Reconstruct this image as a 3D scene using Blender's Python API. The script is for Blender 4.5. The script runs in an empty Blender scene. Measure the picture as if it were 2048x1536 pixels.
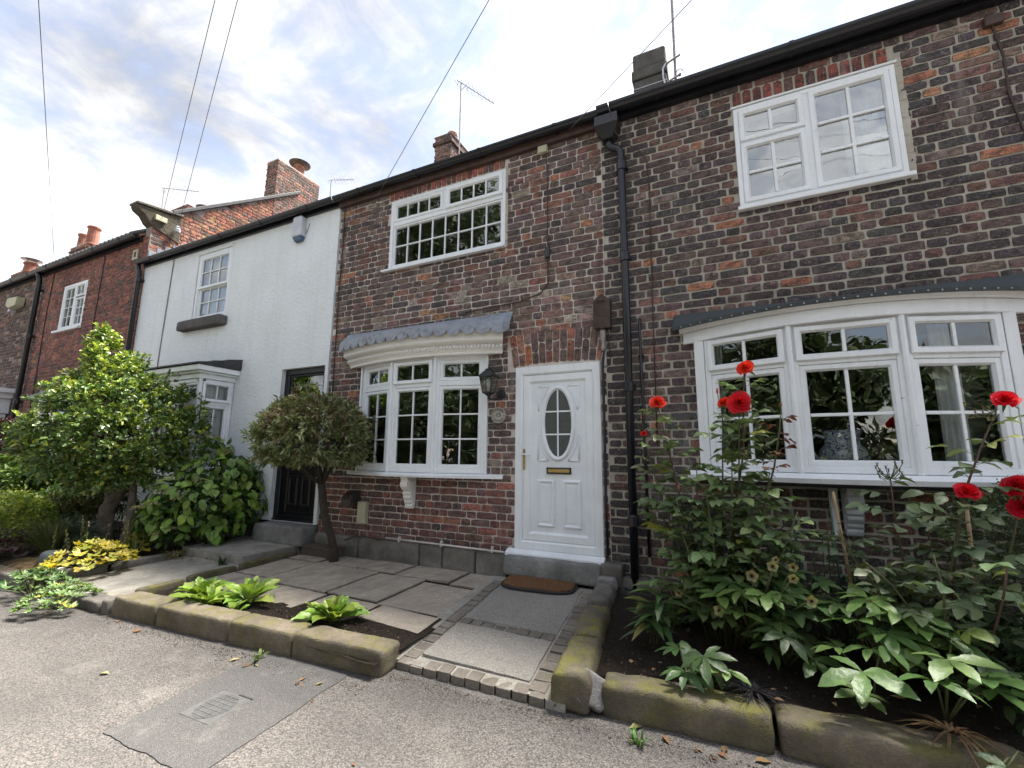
import bpy, math, random
from mathutils import Vector, Matrix, noise
sc = bpy.context.scene
COL = sc.collection
PI = math.pi

# ------------------------------------------------------------------ camera, sky, sun, exposure
CAM = Vector((0.0, -4.2, 1.30))
YAW, PITCH, ROLL = 0.4439, 0.16225, -0.0091
def cam_axes():
    f = Vector((-math.sin(YAW)*math.cos(PITCH), math.cos(YAW)*math.cos(PITCH), math.sin(PITCH)))
    r = Vector((math.cos(YAW), math.sin(YAW), 0)); d = f.cross(r)
    return r*math.cos(ROLL)+d*math.sin(ROLL), -r*math.sin(ROLL)+d*math.cos(ROLL), f
_r, _d, _f = cam_axes()
cd = bpy.data.cameras.new('camera'); cam = bpy.data.objects.new('camera', cd); COL.objects.link(cam)
cd.sensor_fit = 'HORIZONTAL'; cd.sensor_width = 36; cd.lens = 887/2048*36
cd.clip_start = .05; cd.clip_end = 600
m3 = Matrix((_r, -_d, -_f)).transposed()
cam.matrix_world = Matrix.Translation(CAM) @ m3.to_4x4()
sc.camera = cam

SUN_EL, SUN_AZ = math.radians(65), math.radians(24)       # azimuth: from +y (behind the houses) towards +x
SUNDIR = Vector((math.sin(SUN_AZ)*math.cos(SUN_EL), math.cos(SUN_AZ)*math.cos(SUN_EL), math.sin(SUN_EL)))

class NT:
    def __init__(s, tree):
        s.t = tree; s.t.nodes.clear()
    def n(s, typ, ins=None, **kw):
        x = s.t.nodes.new('ShaderNode'+typ)
        for k, v in kw.items(): setattr(x, k, v)
        for k, v in (ins or {}).items():
            if isinstance(v, bpy.types.NodeSocket): s.t.links.new(v, x.inputs[k])
            else: x.inputs[k].default_value = v
        return x
    def math(s, op, a, b=0.0, c=None, clamp=False):
        x = s.n('Math', {0: a, 1: b}, operation=op, use_clamp=clamp)
        if c is not None: s.t.links.new(c, x.inputs[2]) if isinstance(c, bpy.types.NodeSocket) else setattr(x.inputs[2], 'default_value', c)
        return x.outputs[0]
    def mix(s, fac, a, b, blend='MIX'):
        x = s.n('Mix', data_type='RGBA', blend_type=blend)
        for i, v in ((0, fac), (6, a), (7, b)):
            if isinstance(v, bpy.types.NodeSocket): s.t.links.new(v, x.inputs[i])
            else: x.inputs[i].default_value = v if i == 0 else (tuple(v)+(1,))[:4]
        return x.outputs[2]
    def noise(s, vec, scale, detail=4, rough=.55, out='Fac', dist=0.0):
        return s.n('TexNoise', {'Vector': vec, 'Scale': scale, 'Detail': detail, 'Roughness': rough, 'Distortion': dist}).outputs[out]
    def ramp(s, fac, lo, hi, a=0.0, b=1.0):
        return s.n('MapRange', {0: fac, 1: lo, 2: hi, 3: a, 4: b}, clamp=True).outputs[0]

world = bpy.data.worlds.new('World'); sc.world = world; world.use_nodes = True
w = NT(world.node_tree)
sky = w.n('TexSky', sky_type='NISHITA', sun_disc=False, sun_elevation=SUN_EL, sun_rotation=SUN_AZ, air_density=1.0, dust_density=.05, ozone_density=1.6)
tc = w.n('TexCoord').outputs['Generated']
sep = w.n('SeparateXYZ', {0: tc})
zz = w.math('MAXIMUM', w.math('ADD', sep.outputs[2], .16), .03)
flat = w.n('CombineXYZ', {0: w.math('DIVIDE', sep.outputs[0], zz), 1: w.math('DIVIDE', sep.outputs[1], zz), 2: 8.4}).outputs[0]
n1 = w.noise(flat, 1.25, 9, .6, dist=.4)
n2 = w.noise(flat, 4.0, 8, .62, dist=.5)
n3 = w.noise(flat, 1.1, 5, .55)
cov = w.math('ADD', w.math('MULTIPLY', n1, .58), w.math('MULTIPLY', n2, .42))
mask = w.ramp(cov, .40, .53, .12, 1.0)
near = w.math('POWER', w.math('MAXIMUM', w.n('VectorMath', {0: tc, 1: tuple(SUNDIR)}, operation='DOT_PRODUCT').outputs['Value'], 0.0), 7.0)
lum = w.math('ADD', w.ramp(w.math('ADD', w.math('MULTIPLY', n3, .45), w.math('MULTIPLY', cov, .55)), .43, .61, .74, 2.5), w.math('MULTIPLY', near, .25))
cl = w.n('VectorMath', {0: (.965, .98, 1.02), 'Scale': lum}, operation='SCALE').outputs[0]
blue = w.n('VectorMath', {0: sky.outputs[0], 1: (.70, .54, .46)}, operation='MULTIPLY').outputs[0]
mixc = w.mix(mask, blue, cl)
bg = w.n('Background', {0: mixc, 1: .105})
w.t.links.new(bg.outputs[0], w.n('OutputWorld').inputs[0])

sl = bpy.data.lights.new('sun', 'SUN'); sl.energy = 3.6; sl.angle = math.radians(24); sl.color = (1, .95, .87)
so = bpy.data.objects.new('sun', sl); COL.objects.link(so)
so.rotation_euler = (-SUNDIR).to_track_quat('-Z', 'Y').to_euler(); so.location = (4, 12, 18)

sc.view_settings.view_transform = 'Standard'; sc.view_settings.look = 'None'
sc.view_settings.gamma = 1; sc.view_settings.use_curve_mapping = False
sc.view_settings.exposure = 2.85
sc.render.engine = 'CYCLES'
cy = sc.cycles
cy.use_denoising = True; cy.use_adaptive_sampling = True; cy.adaptive_threshold = .02
cy.max_bounces = 6; cy.diffuse_bounces = 2; cy.glossy_bounces = 2; cy.transmission_bounces = 4; cy.transparent_max_bounces = 12
cy.sample_clamp_indirect = 6; cy.caustics_reflective = False; cy.caustics_refractive = False

# ------------------------------------------------------------------ materials
def newmat(name):
    m = bpy.data.materials.new(name); m.use_nodes = True
    return m, NT(m.node_tree)
def finish(nt, col, rough=.7, bump=None, metal=0.0, spec=.5, trans=0.0, bdist=.01, bstr=.6, coat=0.0):
    p = nt.n('BsdfPrincipled')
    for k, v in (('Base Color', col), ('Roughness', rough), ('Metallic', metal), ('Specular IOR Level', spec), ('Coat Weight', coat)):
        if isinstance(v, bpy.types.NodeSocket): nt.t.links.new(v, p.inputs[k])
        else: p.inputs[k].default_value = (tuple(v)+(1,))[:4] if k == 'Base Color' else v
    if bump is not None:
        b = nt.n('Bump', {'Height': bump, 'Strength': bstr, 'Distance': bdist})
        nt.t.links.new(b.outputs[0], p.inputs['Normal'])
    out = p.outputs[0]
    if trans:
        tcol = nt.mix(1.0, col, (1.25, 1.3, .7), 'MULTIPLY') if isinstance(col, bpy.types.NodeSocket) else tuple(c*1.2 for c in col[:3])+(1,)
        t = nt.n('BsdfTranslucent', {0: tcol})
        out = nt.n('MixShader', {0: trans, 1: out, 2: t.outputs[0]}).outputs[0]
    nt.t.links.new(out, nt.n('OutputMaterial').inputs[0])
def pos(nt): return nt.n('NewGeometry').outputs['Position']
def src(nt, mode, flat=None):
    if mode == 'attr': return nt.n('Attribute', attribute_name='Col').outputs['Color']
    if mode == 'obj': return nt.n('ObjectInfo').outputs['Color']
    return None

def mat_plain(name, col, rough=.6, var=.25, vs=6.0, bump=0.0, bs=60.0, metal=0.0, spec=.5, fine=0.0, fs=200.0, bdist=.004, coat=0.0):
    m, nt = newmat(name); P = pos(nt)
    c = nt.mix(nt.ramp(nt.noise(P, vs, 5), .3, .7), tuple(x*(1-var) for x in col), tuple(min(1, x*(1+var*.6)) for x in col))
    if fine: c = nt.mix(nt.ramp(nt.noise(P, fs, 2), .35, .65), c, tuple(x*(1+fine) for x in col))
    finish(nt, c, rough, nt.noise(P, bs, 6, .6) if bump else None, metal, spec, bdist=bdist, bstr=bump, coat=coat)
    return m

def mat_brick(name, mode, soot=.6):
    m, nt = newmat(name); P = pos(nt); base = src(nt, mode)
    stretch = nt.n('VectorMath', {0: P, 1: (1, 1, 1.5)}, operation='MULTIPLY').outputs[0]
    a = nt.noise(stretch, 13, 7, .62, dist=.6)
    b = nt.noise(P, 55, 5, .6)
    c = nt.mix(nt.ramp(a, .44, .60), nt.mix(1.0, base, (1.2, 1.15, 1.12), 'MULTIPLY'), nt.mix(soot, base, (.028, .026, .029)))
    c = nt.mix(nt.ramp(b, .5, .7, 0, .6), c, (.25, .215, .19))
    c = nt.mix(nt.ramp(nt.noise(P, 26, 4, .6), .6, .76, 0, .4), c, (.30, .12, .065))
    c = nt.mix(nt.ramp(nt.noise(P, 30, 6, .7), .58, .68, 0, .75), c, (.42, .385, .345))
    c = nt.mix(nt.ramp(nt.noise(P, 130, 4), .36, .54, .75, 0), c, (.02, .018, .018))
    run = nt.n('VectorMath', {0: P, 1: (5.5, 5.5, .55)}, operation='MULTIPLY').outputs[0]
    c = nt.mix(nt.ramp(nt.noise(run, 1.0, 5, .6), .54, .70, 0, .5), c, (.05, .043, .042))
    c = nt.mix(nt.ramp(nt.noise(nt.n('VectorMath', {0: run, 1: (9, 4, 2)}, operation='ADD').outputs[0], 1.3, 6, .65), .60, .74, 0, .4), c, (.40, .37, .34))
    bh = nt.math('ADD', nt.noise(P, 42, 8, .7), nt.math('MULTIPLY', nt.noise(P, 170, 4, .6), .5))
    finish(nt, c, .93, bh, spec=.25, bdist=.007, bstr=.9)
    return m
BRICK_A = mat_brick('brick_joined', 'attr'); BRICK_O = mat_brick('brick_single', 'obj')

def mat_mortar(name, col):
    m, nt = newmat(name); P = pos(nt)
    c = nt.mix(nt.ramp(nt.noise(P, 5, 6), .3, .7), tuple(x*.75 for x in col), tuple(x*1.15 for x in col))
    c = nt.mix(nt.ramp(nt.noise(P, 90, 4), .3, .5, .45, 0), c, tuple(x*.55 for x in col))
    finish(nt, c, .95, nt.noise(P, 80, 6, .65), spec=.2, bdist=.008, bstr=.8)
    return m
MORTAR3 = mat_mortar('mortar_cream', (.64, .59, .535)); MORTAR4 = mat_mortar('mortar_grey', (.46, .43, .365)); MORTAR1 = mat_mortar('mortar_pale_pink', (.34, .29, .27))

def mat_roughcast():
    m, nt = newmat('white_roughcast'); P = pos(nt)
    st = nt.n('VectorMath', {0: P, 1: (1, 1, 1.25)}, operation='MULTIPLY').outputs[0]
    c = nt.mix(nt.ramp(nt.noise(P, 1.3, 5), .35, .75), (.82, .86, .885), (.74, .78, .80))
    c = nt.mix(nt.ramp(nt.noise(P, 30, 3), .62, .75, 0, .35), c, (.5, .5, .5))
    run = nt.n('VectorMath', {0: P, 1: (7, 7, .45)}, operation='MULTIPLY').outputs[0]
    c = nt.mix(nt.ramp(nt.noise(run, 1.0, 5, .6), .52, .75, 0, .3), c, (.56, .57, .56))
    h = nt.math('ADD', nt.noise(st, 27, 5, .62, dist=.8), nt.math('MULTIPLY', nt.noise(P, 110, 3), .35))
    finish(nt, c, .85, h, spec=.3, bdist=.012, bstr=.7)
    return m
ROUGHCAST = mat_roughcast()

def mat_white(name, col, rough, chips=0.0):
    m, nt = newmat(name); P = pos(nt)
    c = nt.mix(nt.ramp(nt.noise(P, 4, 5), .35, .8), col, tuple(x*.9 for x in col))
    c = nt.mix(nt.ramp(nt.noise(P, 22, 6, .7), .6, .75, 0, .22), c, (.42, .41, .38))
    run = nt.n('VectorMath', {0: P, 1: (30, 30, 1.6)}, operation='MULTIPLY').outputs[0]
    c = nt.mix(nt.ramp(nt.noise(run, 1.0, 4, .6), .52, .72, 0, .16), c, (.46, .45, .41))
    bh = nt.noise(P, 60, 4)
    if chips:
        k = nt.ramp(nt.noise(nt.n('VectorMath', {0: P, 1: (1, 1, 2.2)}, operation='MULTIPLY').outputs[0], 17, 8, .72), .655, .69, 0, chips)
        c = nt.mix(k, c, (.30, .27, .23)); bh = nt.math('SUBTRACT', bh, nt.math('MULTIPLY', k, 2.0))
    finish(nt, c, rough, bh, spec=.45, bdist=.0025, bstr=.5)
    return m
UPVC = mat_white('white_upvc', (.83, .865, .895), .28)
PAINT = mat_white('white_timber_paint', (.82, .85, .875), .5, .8)
PLASTER = mat_white('cream_moulding', (.83, .82, .785), .5)

def mat_stone(name, col, moss, mossc=(.13, .125, .035), spot=.0, dirt=.5, seed=0.0):
    m, nt = newmat(name); g = nt.n('NewGeometry'); P = nt.n('VectorMath', {0: g.outputs['Position'], 1: (seed, seed*.7, 0)}, operation='ADD').outputs[0]
    up = nt.n('SeparateXYZ', {0: g.outputs['Normal']}).outputs[2]
    c = nt.mix(nt.ramp(nt.noise(P, 5, 7, .65), .3, .72), tuple(x*.6 for x in col), tuple(x*1.25 for x in col))
    c = nt.mix(nt.ramp(nt.noise(P, 2.6, 6, .7), .42, .62, 0, dirt), c, (.045, .042, .038))
    c = nt.mix(nt.ramp(nt.noise(P, 60, 4), .4, .65, 0, .5), c, tuple(x*.55 for x in col))
    if moss:
        mk = nt.math('MULTIPLY', nt.ramp(nt.noise(P, 6.5, 8, .7), .62-.22*moss, .74-.14*moss), nt.ramp(up, -.3, .65, .25, 1))
        c = nt.mix(nt.math('MULTIPLY', mk, min(1, .45+.5*moss)), c, nt.mix(nt.noise(P, 70, 3), mossc, tuple(x*2.2 for x in mossc)))
    if spot: c = nt.mix(nt.ramp(nt.noise(P, 9, 6, .7), .66, .7, 0, spot), c, (.5, .48, .45))
    c = nt.mix(nt.ramp(nt.noise(P, 210, 3, .7), .3, .6, .3, 0), c, tuple(x*.4 for x in col))
    h = nt.math('ADD', nt.noise(P, 24, 9, .72), nt.math('MULTIPLY', nt.noise(P, 150, 4), .6))
    finish(nt, c, .95, h, spec=.2, bdist=.016, bstr=.9)
    return m
SETT = mat_stone('worn_setts', (.30, .265, .225), .25, (.13, .125, .06), dirt=.35, seed=13)
STONE_KERB = mat_stone('mossy_sandstone', (.27, .228, .17), .72, (.115, .11, .03), spot=.5, dirt=.62)
STONE_MOSS = mat_stone('very_mossy_sandstone', (.22, .19, .14), .78, (.125, .12, .026), spot=.4, dirt=.75, seed=3.1)
STONE_DARK = mat_stone('dark_stone', (.27, .25, .225), .25, dirt=.6, seed=7)
STONE_STEP = mat_stone('pale_doorstep_stone', (.36, .355, .34), .0, spot=.75, dirt=.5, seed=5)
SLAB = mat_stone('riven_flagstone', (.56, .485, .40), .2, (.20, .185, .11), spot=.4, dirt=.30, seed=2)
CONCRETE = mat_stone('worn_concrete', (.46, .43, .38), .22, (.2, .19, .10), dirt=.22, seed=9)

def mat_aggregate(name, lo, hi, dark, scale=95, stain=.35, big=1.2):
    m, nt = newmat(name); P = pos(nt)
    v = nt.n('TexVoronoi', {'Vector': P, 'Scale': scale, 'Randomness': 1.0})
    hue = nt.n('SeparateColor', {0: v.outputs['Color']})
    c = nt.mix(hue.outputs[0], lo, hi)
    c = nt.mix(nt.ramp(hue.outputs[1], .78, .97, 0, .6), c, (.25, .20, .175))
    c = nt.mix(nt.ramp(v.outputs['Distance'], .45, .8), c, dark)
    c = nt.mix(nt.ramp(nt.noise(P, big, 7, .65), .4, .68, 0, stain), c, dark)
    c = nt.mix(nt.ramp(nt.noise(P, big*2.3, 5, .6), .55, .75, 0, .32), c, (.34, .315, .285))
    st = nt.n('VectorMath', {0: P, 1: (.35, 1.6, 1)}, operation='MULTIPLY').outputs[0]
    c = nt.mix(nt.ramp(nt.noise(st, 1.1, 5, .6), .5, .66, 0, .4), c, tuple(x*.8 for x in dark))
    h = nt.math('ADD', nt.math('MULTIPLY', v.outputs['Distance'], -1.0), nt.math('MULTIPLY', nt.noise(P, 30, 4), .6))
    finish(nt, c, .92, h, spec=.25, bdist=.006, bstr=.8)
    return m
ROAD = mat_aggregate('chipped_tarmac', (.08, .074, .069), (.168, .156, .146), (.055, .0515, .049), 125, .5, .8)
PATCH = mat_aggregate('smooth_grey_tarmac', (.078, .0765, .075), (.12, .1175, .115), (.06, .06, .06), 230, .3, 1.6)
AGGR = mat_aggregate('exposed_aggregate', (.27, .255, .23), (.41, .385, .345), (.19, .18, .16), 150, .35, 2.4)

def mat_soil():
    m, nt = newmat('dark_soil'); P = pos(nt)
    c = nt.mix(nt.noise(P, 22, 6), (.018, .014, .011), (.062, .048, .038))
    c = nt.mix(nt.ramp(nt.noise(P, 120, 3), .62, .72, 0, .8), c, (.17, .13, .10))
    finish(nt, c, .97, nt.noise(P, 40, 9, .72), spec=.15, bdist=.06, bstr=1.0)
    return m
SOIL = mat_soil()

def mat_leaf(name, mode, rough=.42, trans=.28, spec=.4, vein=0.0, bs=55):
    m, nt = newmat(name); P = pos(nt); base = src(nt, mode)
    c = nt.mix(nt.ramp(nt.noise(P, 16, 4), .3, .7), nt.mix(1.0, base, (.72, .72, .72), 'MULTIPLY'), nt.mix(1.0, base, (1.2, 1.16, 1.05), 'MULTIPLY'))
    finish(nt, c, rough, nt.noise(P, bs, 4), spec=spec, trans=trans, bdist=.006, bstr=.55)
    return m
LEAF_A = mat_leaf('leaf_joined', 'attr'); LEAF_O = mat_leaf('leaf_single', 'obj', .36, .22, .45)
LEAF_DULL = mat_leaf('leaf_dull', 'attr', .55, .2, .3)
LEAF_GLOSS = mat_leaf('leaf_glossy', 'attr', .3, .24, .55)
PETAL = mat_leaf('petal', 'obj', .5, .35, .25, bs=25); PETAL_A = mat_leaf('petal_joined', 'attr', .5, .35, .25)

def mat_glass(name='window_glass', boost=.08):
    m, nt = newmat(name); P = pos(nt)
    b = nt.n('Bump', {'Height': nt.noise(P, 2.6, 2), 'Strength': .06, 'Distance': .05})
    fr = nt.n('Fresnel', {'IOR': 1.5, 'Normal': b.outputs[0]})
    gl = nt.n('BsdfGlossy', {'Color': (.97, 1, 1, 1), 'Roughness': .0, 'Normal': b.outputs[0]})
    tr = nt.n('BsdfTransparent', {0: (.86, .9, .88, 1)})
    mx = nt.n('MixShader', {0: nt.math('ADD', nt.math('MULTIPLY', fr.outputs[0], 1.5), boost, clamp=True), 1: tr.outputs[0], 2: gl.outputs[0]})
    nt.t.links.new(mx.outputs[0], nt.n('OutputMaterial').inputs[0])
    return m
GLASS = mat_glass(); GLASS_SKY = mat_glass('old_window_glass', .30)
def mat_frost():
    m, nt = newmat('obscured_door_glass'); P = pos(nt)
    finish(nt, (.06, .07, .068), .2, nt.noise(P, 45, 3, .5, dist=1.5), spec=.7, bdist=.01, bstr=.5); return m
FROST = mat_frost()

BLACK = mat_plain('black_plastic', (.012, .013, .018), .32, .2, spec=.5)
BLACKGLOSS = mat_plain('black_gloss_paint', (.009, .009, .011), .34, .2, spec=.35)
IRON = mat_plain('black_cast_iron', (.018, .018, .021), .55, .4, bump=.5)
RUST = mat_plain('rusty_brown_iron', (.055, .038, .028), .75, .5, 9, bump=.7, bs=50)
LEAD = mat_plain('grey_lead', (.23, .255, .295), .6, .42, 5, bump=.12, bs=14, fine=.3, fs=22, spec=.5)
SLATE = mat_plain('dark_slate', (.042, .043, .047), .6, .4, 10, bump=.6, bs=40)
FELT = mat_plain('green_mineral_felt', (.034, .041, .044), .9, .3, 12, bump=.9, bs=260, fine=1.3, fs=330)
WOOD = mat_plain('brown_decking', (.085, .062, .05), .7, .3, 20, bump=.6, bs=50)
FASCIA = mat_plain('brown_fascia', (.075, .045, .038), .65, .4, 9, bump=.4)
BARK = mat_plain('grey_bark', (.135, .115, .092), .9, .45, 14, bump=1.0, bs=45, bdist=.02)
BARK_DARK = mat_plain('brown_bark', (.055, .042, .034), .9, .4, 16, bump=1.0, bs=45, bdist=.02)
STEM_GREEN = mat_plain('green_stem', (.075, .085, .03), .6, .3, 20)
STEM_BROWN = mat_plain('brown_stem', (.085, .05, .032), .65, .3, 20)
BRASS = mat_plain('polished_brass', (.72, .55, .25), .25, .15, metal=1.0)
GREYMETAL = mat_plain('dull_grey_metal', (.30, .27, .27), .5, .35, 30, metal=.6)
ZINC = mat_plain('galvanised_metal', (.38, .37, .38), .5, .2, 12, metal=.7)
TERRA = mat_plain('terracotta', (.26, .115, .08), .8, .3, 9, bump=.4)
CREAMBOX = mat_plain('cream_plastic', (.47, .45, .31), .5, .12, 8)
BROWNBOX = mat_plain('brown_plastic', (.045, .036, .034), .5, .25)
GREYWHITE = mat_plain('weathered_white_plastic', (.55, .57, .62), .5, .12, 9)
BLUEPL = mat_plain('blue_plastic', (.06, .12, .22), .4, .2)
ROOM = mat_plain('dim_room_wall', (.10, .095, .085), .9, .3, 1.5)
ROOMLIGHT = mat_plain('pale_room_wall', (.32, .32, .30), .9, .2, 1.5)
NET = mat_plain('white_curtain', (.72, .73, .74), .9, .12, 14)
COIR = mat_plain('brown_coir', (.16, .082, .035), .95, .5, 60, bump=1.0, bs=160, fine=.6, fs=120, bdist=.012)
RUBBER = mat_plain('black_rubber', (.02, .02, .024), .6, .2)
PEWTER = mat_plain('grey_pewter', (.40, .385, .34), .5, .25, 40, metal=.3)
PEWTER_D = mat_plain('dark_pewter', (.025, .024, .02), .6, .2)
RENDERGREY = mat_stone('grey_chimney_render', (.16, .155, .145), .0, spot=.55, dirt=.45, seed=4)
CANE = mat_plain('bamboo_cane', (.40, .28, .155), .6, .35, 14)
GREENCANE = mat_plain('green_coated_cane', (.028, .07, .045), .45, .2)
ROCKM = mat_plain('dark_blue_rock', (.045, .055, .06), .6, .4, 12, bump=.6)
PEBBLE = mat_plain('white_pebble', (.62, .6, .55), .7, .15)
WIRE = mat_plain('grey_cable', (.10, .11, .125), .6, .2)
BROWNWIRE = mat_plain('brown_cable', (.05, .03, .026), .6, .2)
WHITEWIRE = mat_plain('white_conduit', (.60, .56, .53), .5, .15)
IRONPLATE = mat_plain('grey_cover_plate', (.078, .078, .076), .9, .25, 20, bump=.5, bs=80)
def mat_jug():
    m, nt = newmat('blue_white_china'); P = pos(nt)
    k = nt.ramp(nt.noise(P, 42, 5, .7, dist=1.2), .5, .56)
    finish(nt, nt.mix(k, (.72, .76, .83), (.035, .06, .26)), .15, spec=.6); return m
CHINA = mat_jug()
def mat_litter():
    return mat_leaf('dead_leaf', 'attr', .8, .1, .2)
LITTER = mat_litter()

# ------------------------------------------------------------------ mesh helpers
class Fr:
    """A flat frame of reference: u along, v up, w out of the face."""
    def __init__(s, o, U=(1, 0, 0), V=(0, 0, 1)):
        s.o = Vector(o); s.U = Vector(U).normalized(); s.V = Vector(V).normalized(); s.W = s.U.cross(s.V)
    def __call__(s, u, v, w=0.0):
        return tuple(s.o+s.U*u+s.V*v+s.W*w)
FRONT = Fr((0, 0, 0))          # w points to -y

class MB:
    def __init__(s): s.v = []; s.f = []; s.c = []
    def add(s, vs, fs, col=None):
        o = len(s.v); s.v += vs; s.f += [tuple(i+o for i in f) for f in fs]
        if col is not None: s.c += [col]*len(vs)
        return s
    def box(s, x0, x1, y0, y1, z0, z1):
        return s.add([(x, y, z) for x in (x0, x1) for y in (y0, y1) for z in (z0, z1)],
                     [(0, 1, 3, 2), (4, 6, 7, 5), (0, 4, 5, 1), (2, 3, 7, 6), (0, 2, 6, 4), (1, 5, 7, 3)])
    def fbox(s, F, u0, u1, v0, v1, w0, w1):
        return s.add([F(u, v, q) for u in (u0, u1) for v in (v0, v1) for q in (w0, w1)],
                     [(0, 1, 3, 2), (4, 6, 7, 5), (0, 4, 5, 1), (2, 3, 7, 6), (0, 2, 6, 4), (1, 5, 7, 3)])
    def ring(s, F, rect, prof):
        """mitred rectangular frame; prof = [(inset, w)...]"""
        u0, u1, v0, v1 = rect; vs = []; fs = []
        for d, q in prof: vs += [F(u0+d, v0+d, q), F(u1-d, v0+d, q), F(u1-d, v1-d, q), F(u0+d, v1-d, q)]
        for k in range(len(prof)-1):
            for i in range(4):
                a = 4*k+i; b = 4*k+(i+1) % 4; fs.append((a, b, b+4, a+4))
        return s.add(vs, fs)
    def loft(s, loops, closed=True, cap=True):
        n = len(loops[0]); vs = [tuple(p) for L in loops for p in L]; fs = []
        for k in range(len(loops)-1):
            for i in range(n if closed else n-1):
                a = n*k+i; b = n*k+(i+1) % n; fs.append((a, b, b+n, a+n))
        if cap and closed: fs += [tuple(range(n))[::-1], tuple(range(n*(len(loops)-1), n*len(loops)))]
        return s.add(vs, fs)
    def prism(s, F, pts, w0, w1):
        return s.loft([[F(u, v, w0) for u, v in pts], [F(u, v, w1) for u, v in pts]])
    def tube(s, pts, r, n=8, cap=True):
        pts = [Vector(p) for p in pts]; rr = r if isinstance(r, (list, tuple)) else [r]*len(pts); loops = []
        ref = None
        for i, p in enumerate(pts):
            t = (pts[min(i+1, len(pts)-1)]-pts[max(i-1, 0)]).normalized()
            if ref is None or abs(ref.dot(t)) > .98: ref = Vector((0, 0, 1)) if abs(t.z) < .9 else Vector((1, 0, 0))
            a = t.cross(ref).normalized(); b = a.cross(t).normalized(); ref = b
            loops.append([tuple(p+a*(rr[i]*math.cos(2*PI*k/n))+b*(rr[i]*math.sin(2*PI*k/n))) for k in range(n)])
        return s.loft(loops, True, cap)
    def lathe(s, prof, c, n=16, axis=(0, 0, 1)):
        ax = Vector(axis).normalized(); a = ax.orthogonal().normalized(); b = ax.cross(a); c = Vector(c)
        return s.loft([[tuple(c+ax*z+(a*math.cos(2*PI*k/n)+b*math.sin(2*PI*k/n))*max(r, .0004)) for k in range(n)] for r, z in prof])
    def build(s, name, mat, parent=None, smooth=False, bevel=0.0, seg=1, stuff=False):
        me = bpy.data.meshes.new(name); me.from_pydata(s.v, [], s.f)
        if s.c:
            at = me.attributes.new('Col', 'FLOAT_COLOR', 'POINT')
            at.data.foreach_set('color', [x for c in s.c for x in (c[0], c[1], c[2], 1.0)])
        me.materials.append(mat)
        me.validate(); me.update()
        if smooth: me.polygons.foreach_set('use_smooth', [True]*len(me.polygons))
        o = bpy.data.objects.new(name, me); link(o, parent)
        if bevel:
            b = o.modifiers.new('edge', 'BEVEL'); b.width = bevel; b.segments = seg; b.limit_method = 'ANGLE'; b.angle_limit = math.radians(40)
        if stuff: o['kind'] = 'stuff'
        return o
BASE = {}
def link(o, parent=None):
    COL.objects.link(o)
    if parent is not None:
        o.parent = parent
        if parent in BASE: o.matrix_parent_inverse = Matrix.Translation(-BASE[parent])
    return o
def tag(o, label=None, cat=None, group=None, kind=None):
    for k, v in (('label', label), ('category', cat), ('group', group), ('kind', kind)):
        if v: o[k] = v
    return o
def thing(name, label, cat, base=(0, 0, 0), group=None):
    o = bpy.data.objects.new(name, None); o.empty_display_size = .1; o.location = base; COL.objects.link(o); BASE[o] = Vector(base)
    return tag(o, label, cat, group)
def structure(name, base=(0, 0, 0)):
    o = bpy.data.objects.new(name, None); o.empty_display_size = .1; o.location = base; COL.objects.link(o); BASE[o] = Vector(base); o['kind'] = 'structure'
    return o
def inst(name, me, parent, M, color=None):
    o = bpy.data.objects.new(name, me); COL.objects.link(o); o.parent = parent
    if parent in BASE: o.matrix_parent_inverse = Matrix.Translation(-BASE[parent])
    o.matrix_basis = M
    if color: o.color = (color[0], color[1], color[2], 1)
    return o
def mesh_of(mb, name, mat, smooth=True):
    me = bpy.data.meshes.new(name); me.from_pydata(mb.v, [], mb.f); me.materials.append(mat); me.update()
    if smooth: me.polygons.foreach_set('use_smooth', [True]*len(me.polygons))
    return me
def jit(rng, c, a=.2):
    k = 1+rng.uniform(-a, a); return tuple(max(.002, x*k*(1+rng.uniform(-a*.3, a*.3))) for x in c)

# ------------------------------------------------------------------ bricks
def brick_variant(rng, corner):
    NX, NZ = 5, 3; vs = []; idx = {}
    for j in range(NZ):
        for i in range(NX):
            u, v = i/(NX-1), j/(NZ-1); edge = i in (0, NX-1) or j in (0, NZ-1)
            y = rng.uniform(-.003, .0015)+(.002 if edge else 0)
            if i in (0, NX-1): u += rng.uniform(-.014, .014)
            elif edge: u += rng.uniform(-.05, .05)
            if j in (0, NZ-1): v += rng.uniform(-.05, .05)
            if i in (0, NX-1) and j in (0, NZ-1):
                u += (corner if i == 0 else -corner)*rng.uniform(.6, 1.6); v += (.045 if j == 0 else -.045)*rng.uniform(.2, 2.0); y += .0015
            idx[i, j] = len(vs); vs.append((u, y, v))
    fs = [(idx[i, j], idx[i+1, j], idx[i+1, j+1], idx[i, j+1]) for j in range(NZ-1) for i in range(NX-1)]
    ringi = [(i, 0) for i in range(NX)]+[(NX-1, j) for j in range(1, NZ)]+[(i, NZ-1) for i in range(NX-2, -1, -1)]+[(0, j) for j in range(NZ-2, 0, -1)]
    o = len(vs)
    for (i, j) in ringi: q = vs[idx[i, j]]; vs.append((q[0], .03, q[2]))
    n = len(ringi)
    for k in range(n):
        a, b = idx[ringi[k]], idx[ringi[(k+1) % n]]; fs.append((b, a, o+k, o+(k+1) % n))
    return vs, fs
_rb = random.Random(11)
BV_LONG = [brick_variant(_rb, .008) for _ in range(12)]
BV_SHORT = [brick_variant(_rb, .016) for _ in range(10)]
def _bm(v):
    mb = MB(); mb.add(v[0], v[1]); return mesh_of(mb, 'brick', BRICK_O, False)
BM_LONG = [_bm(v) for v in BV_LONG]; BM_SHORT = [_bm(v) for v in BV_SHORT]

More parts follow.
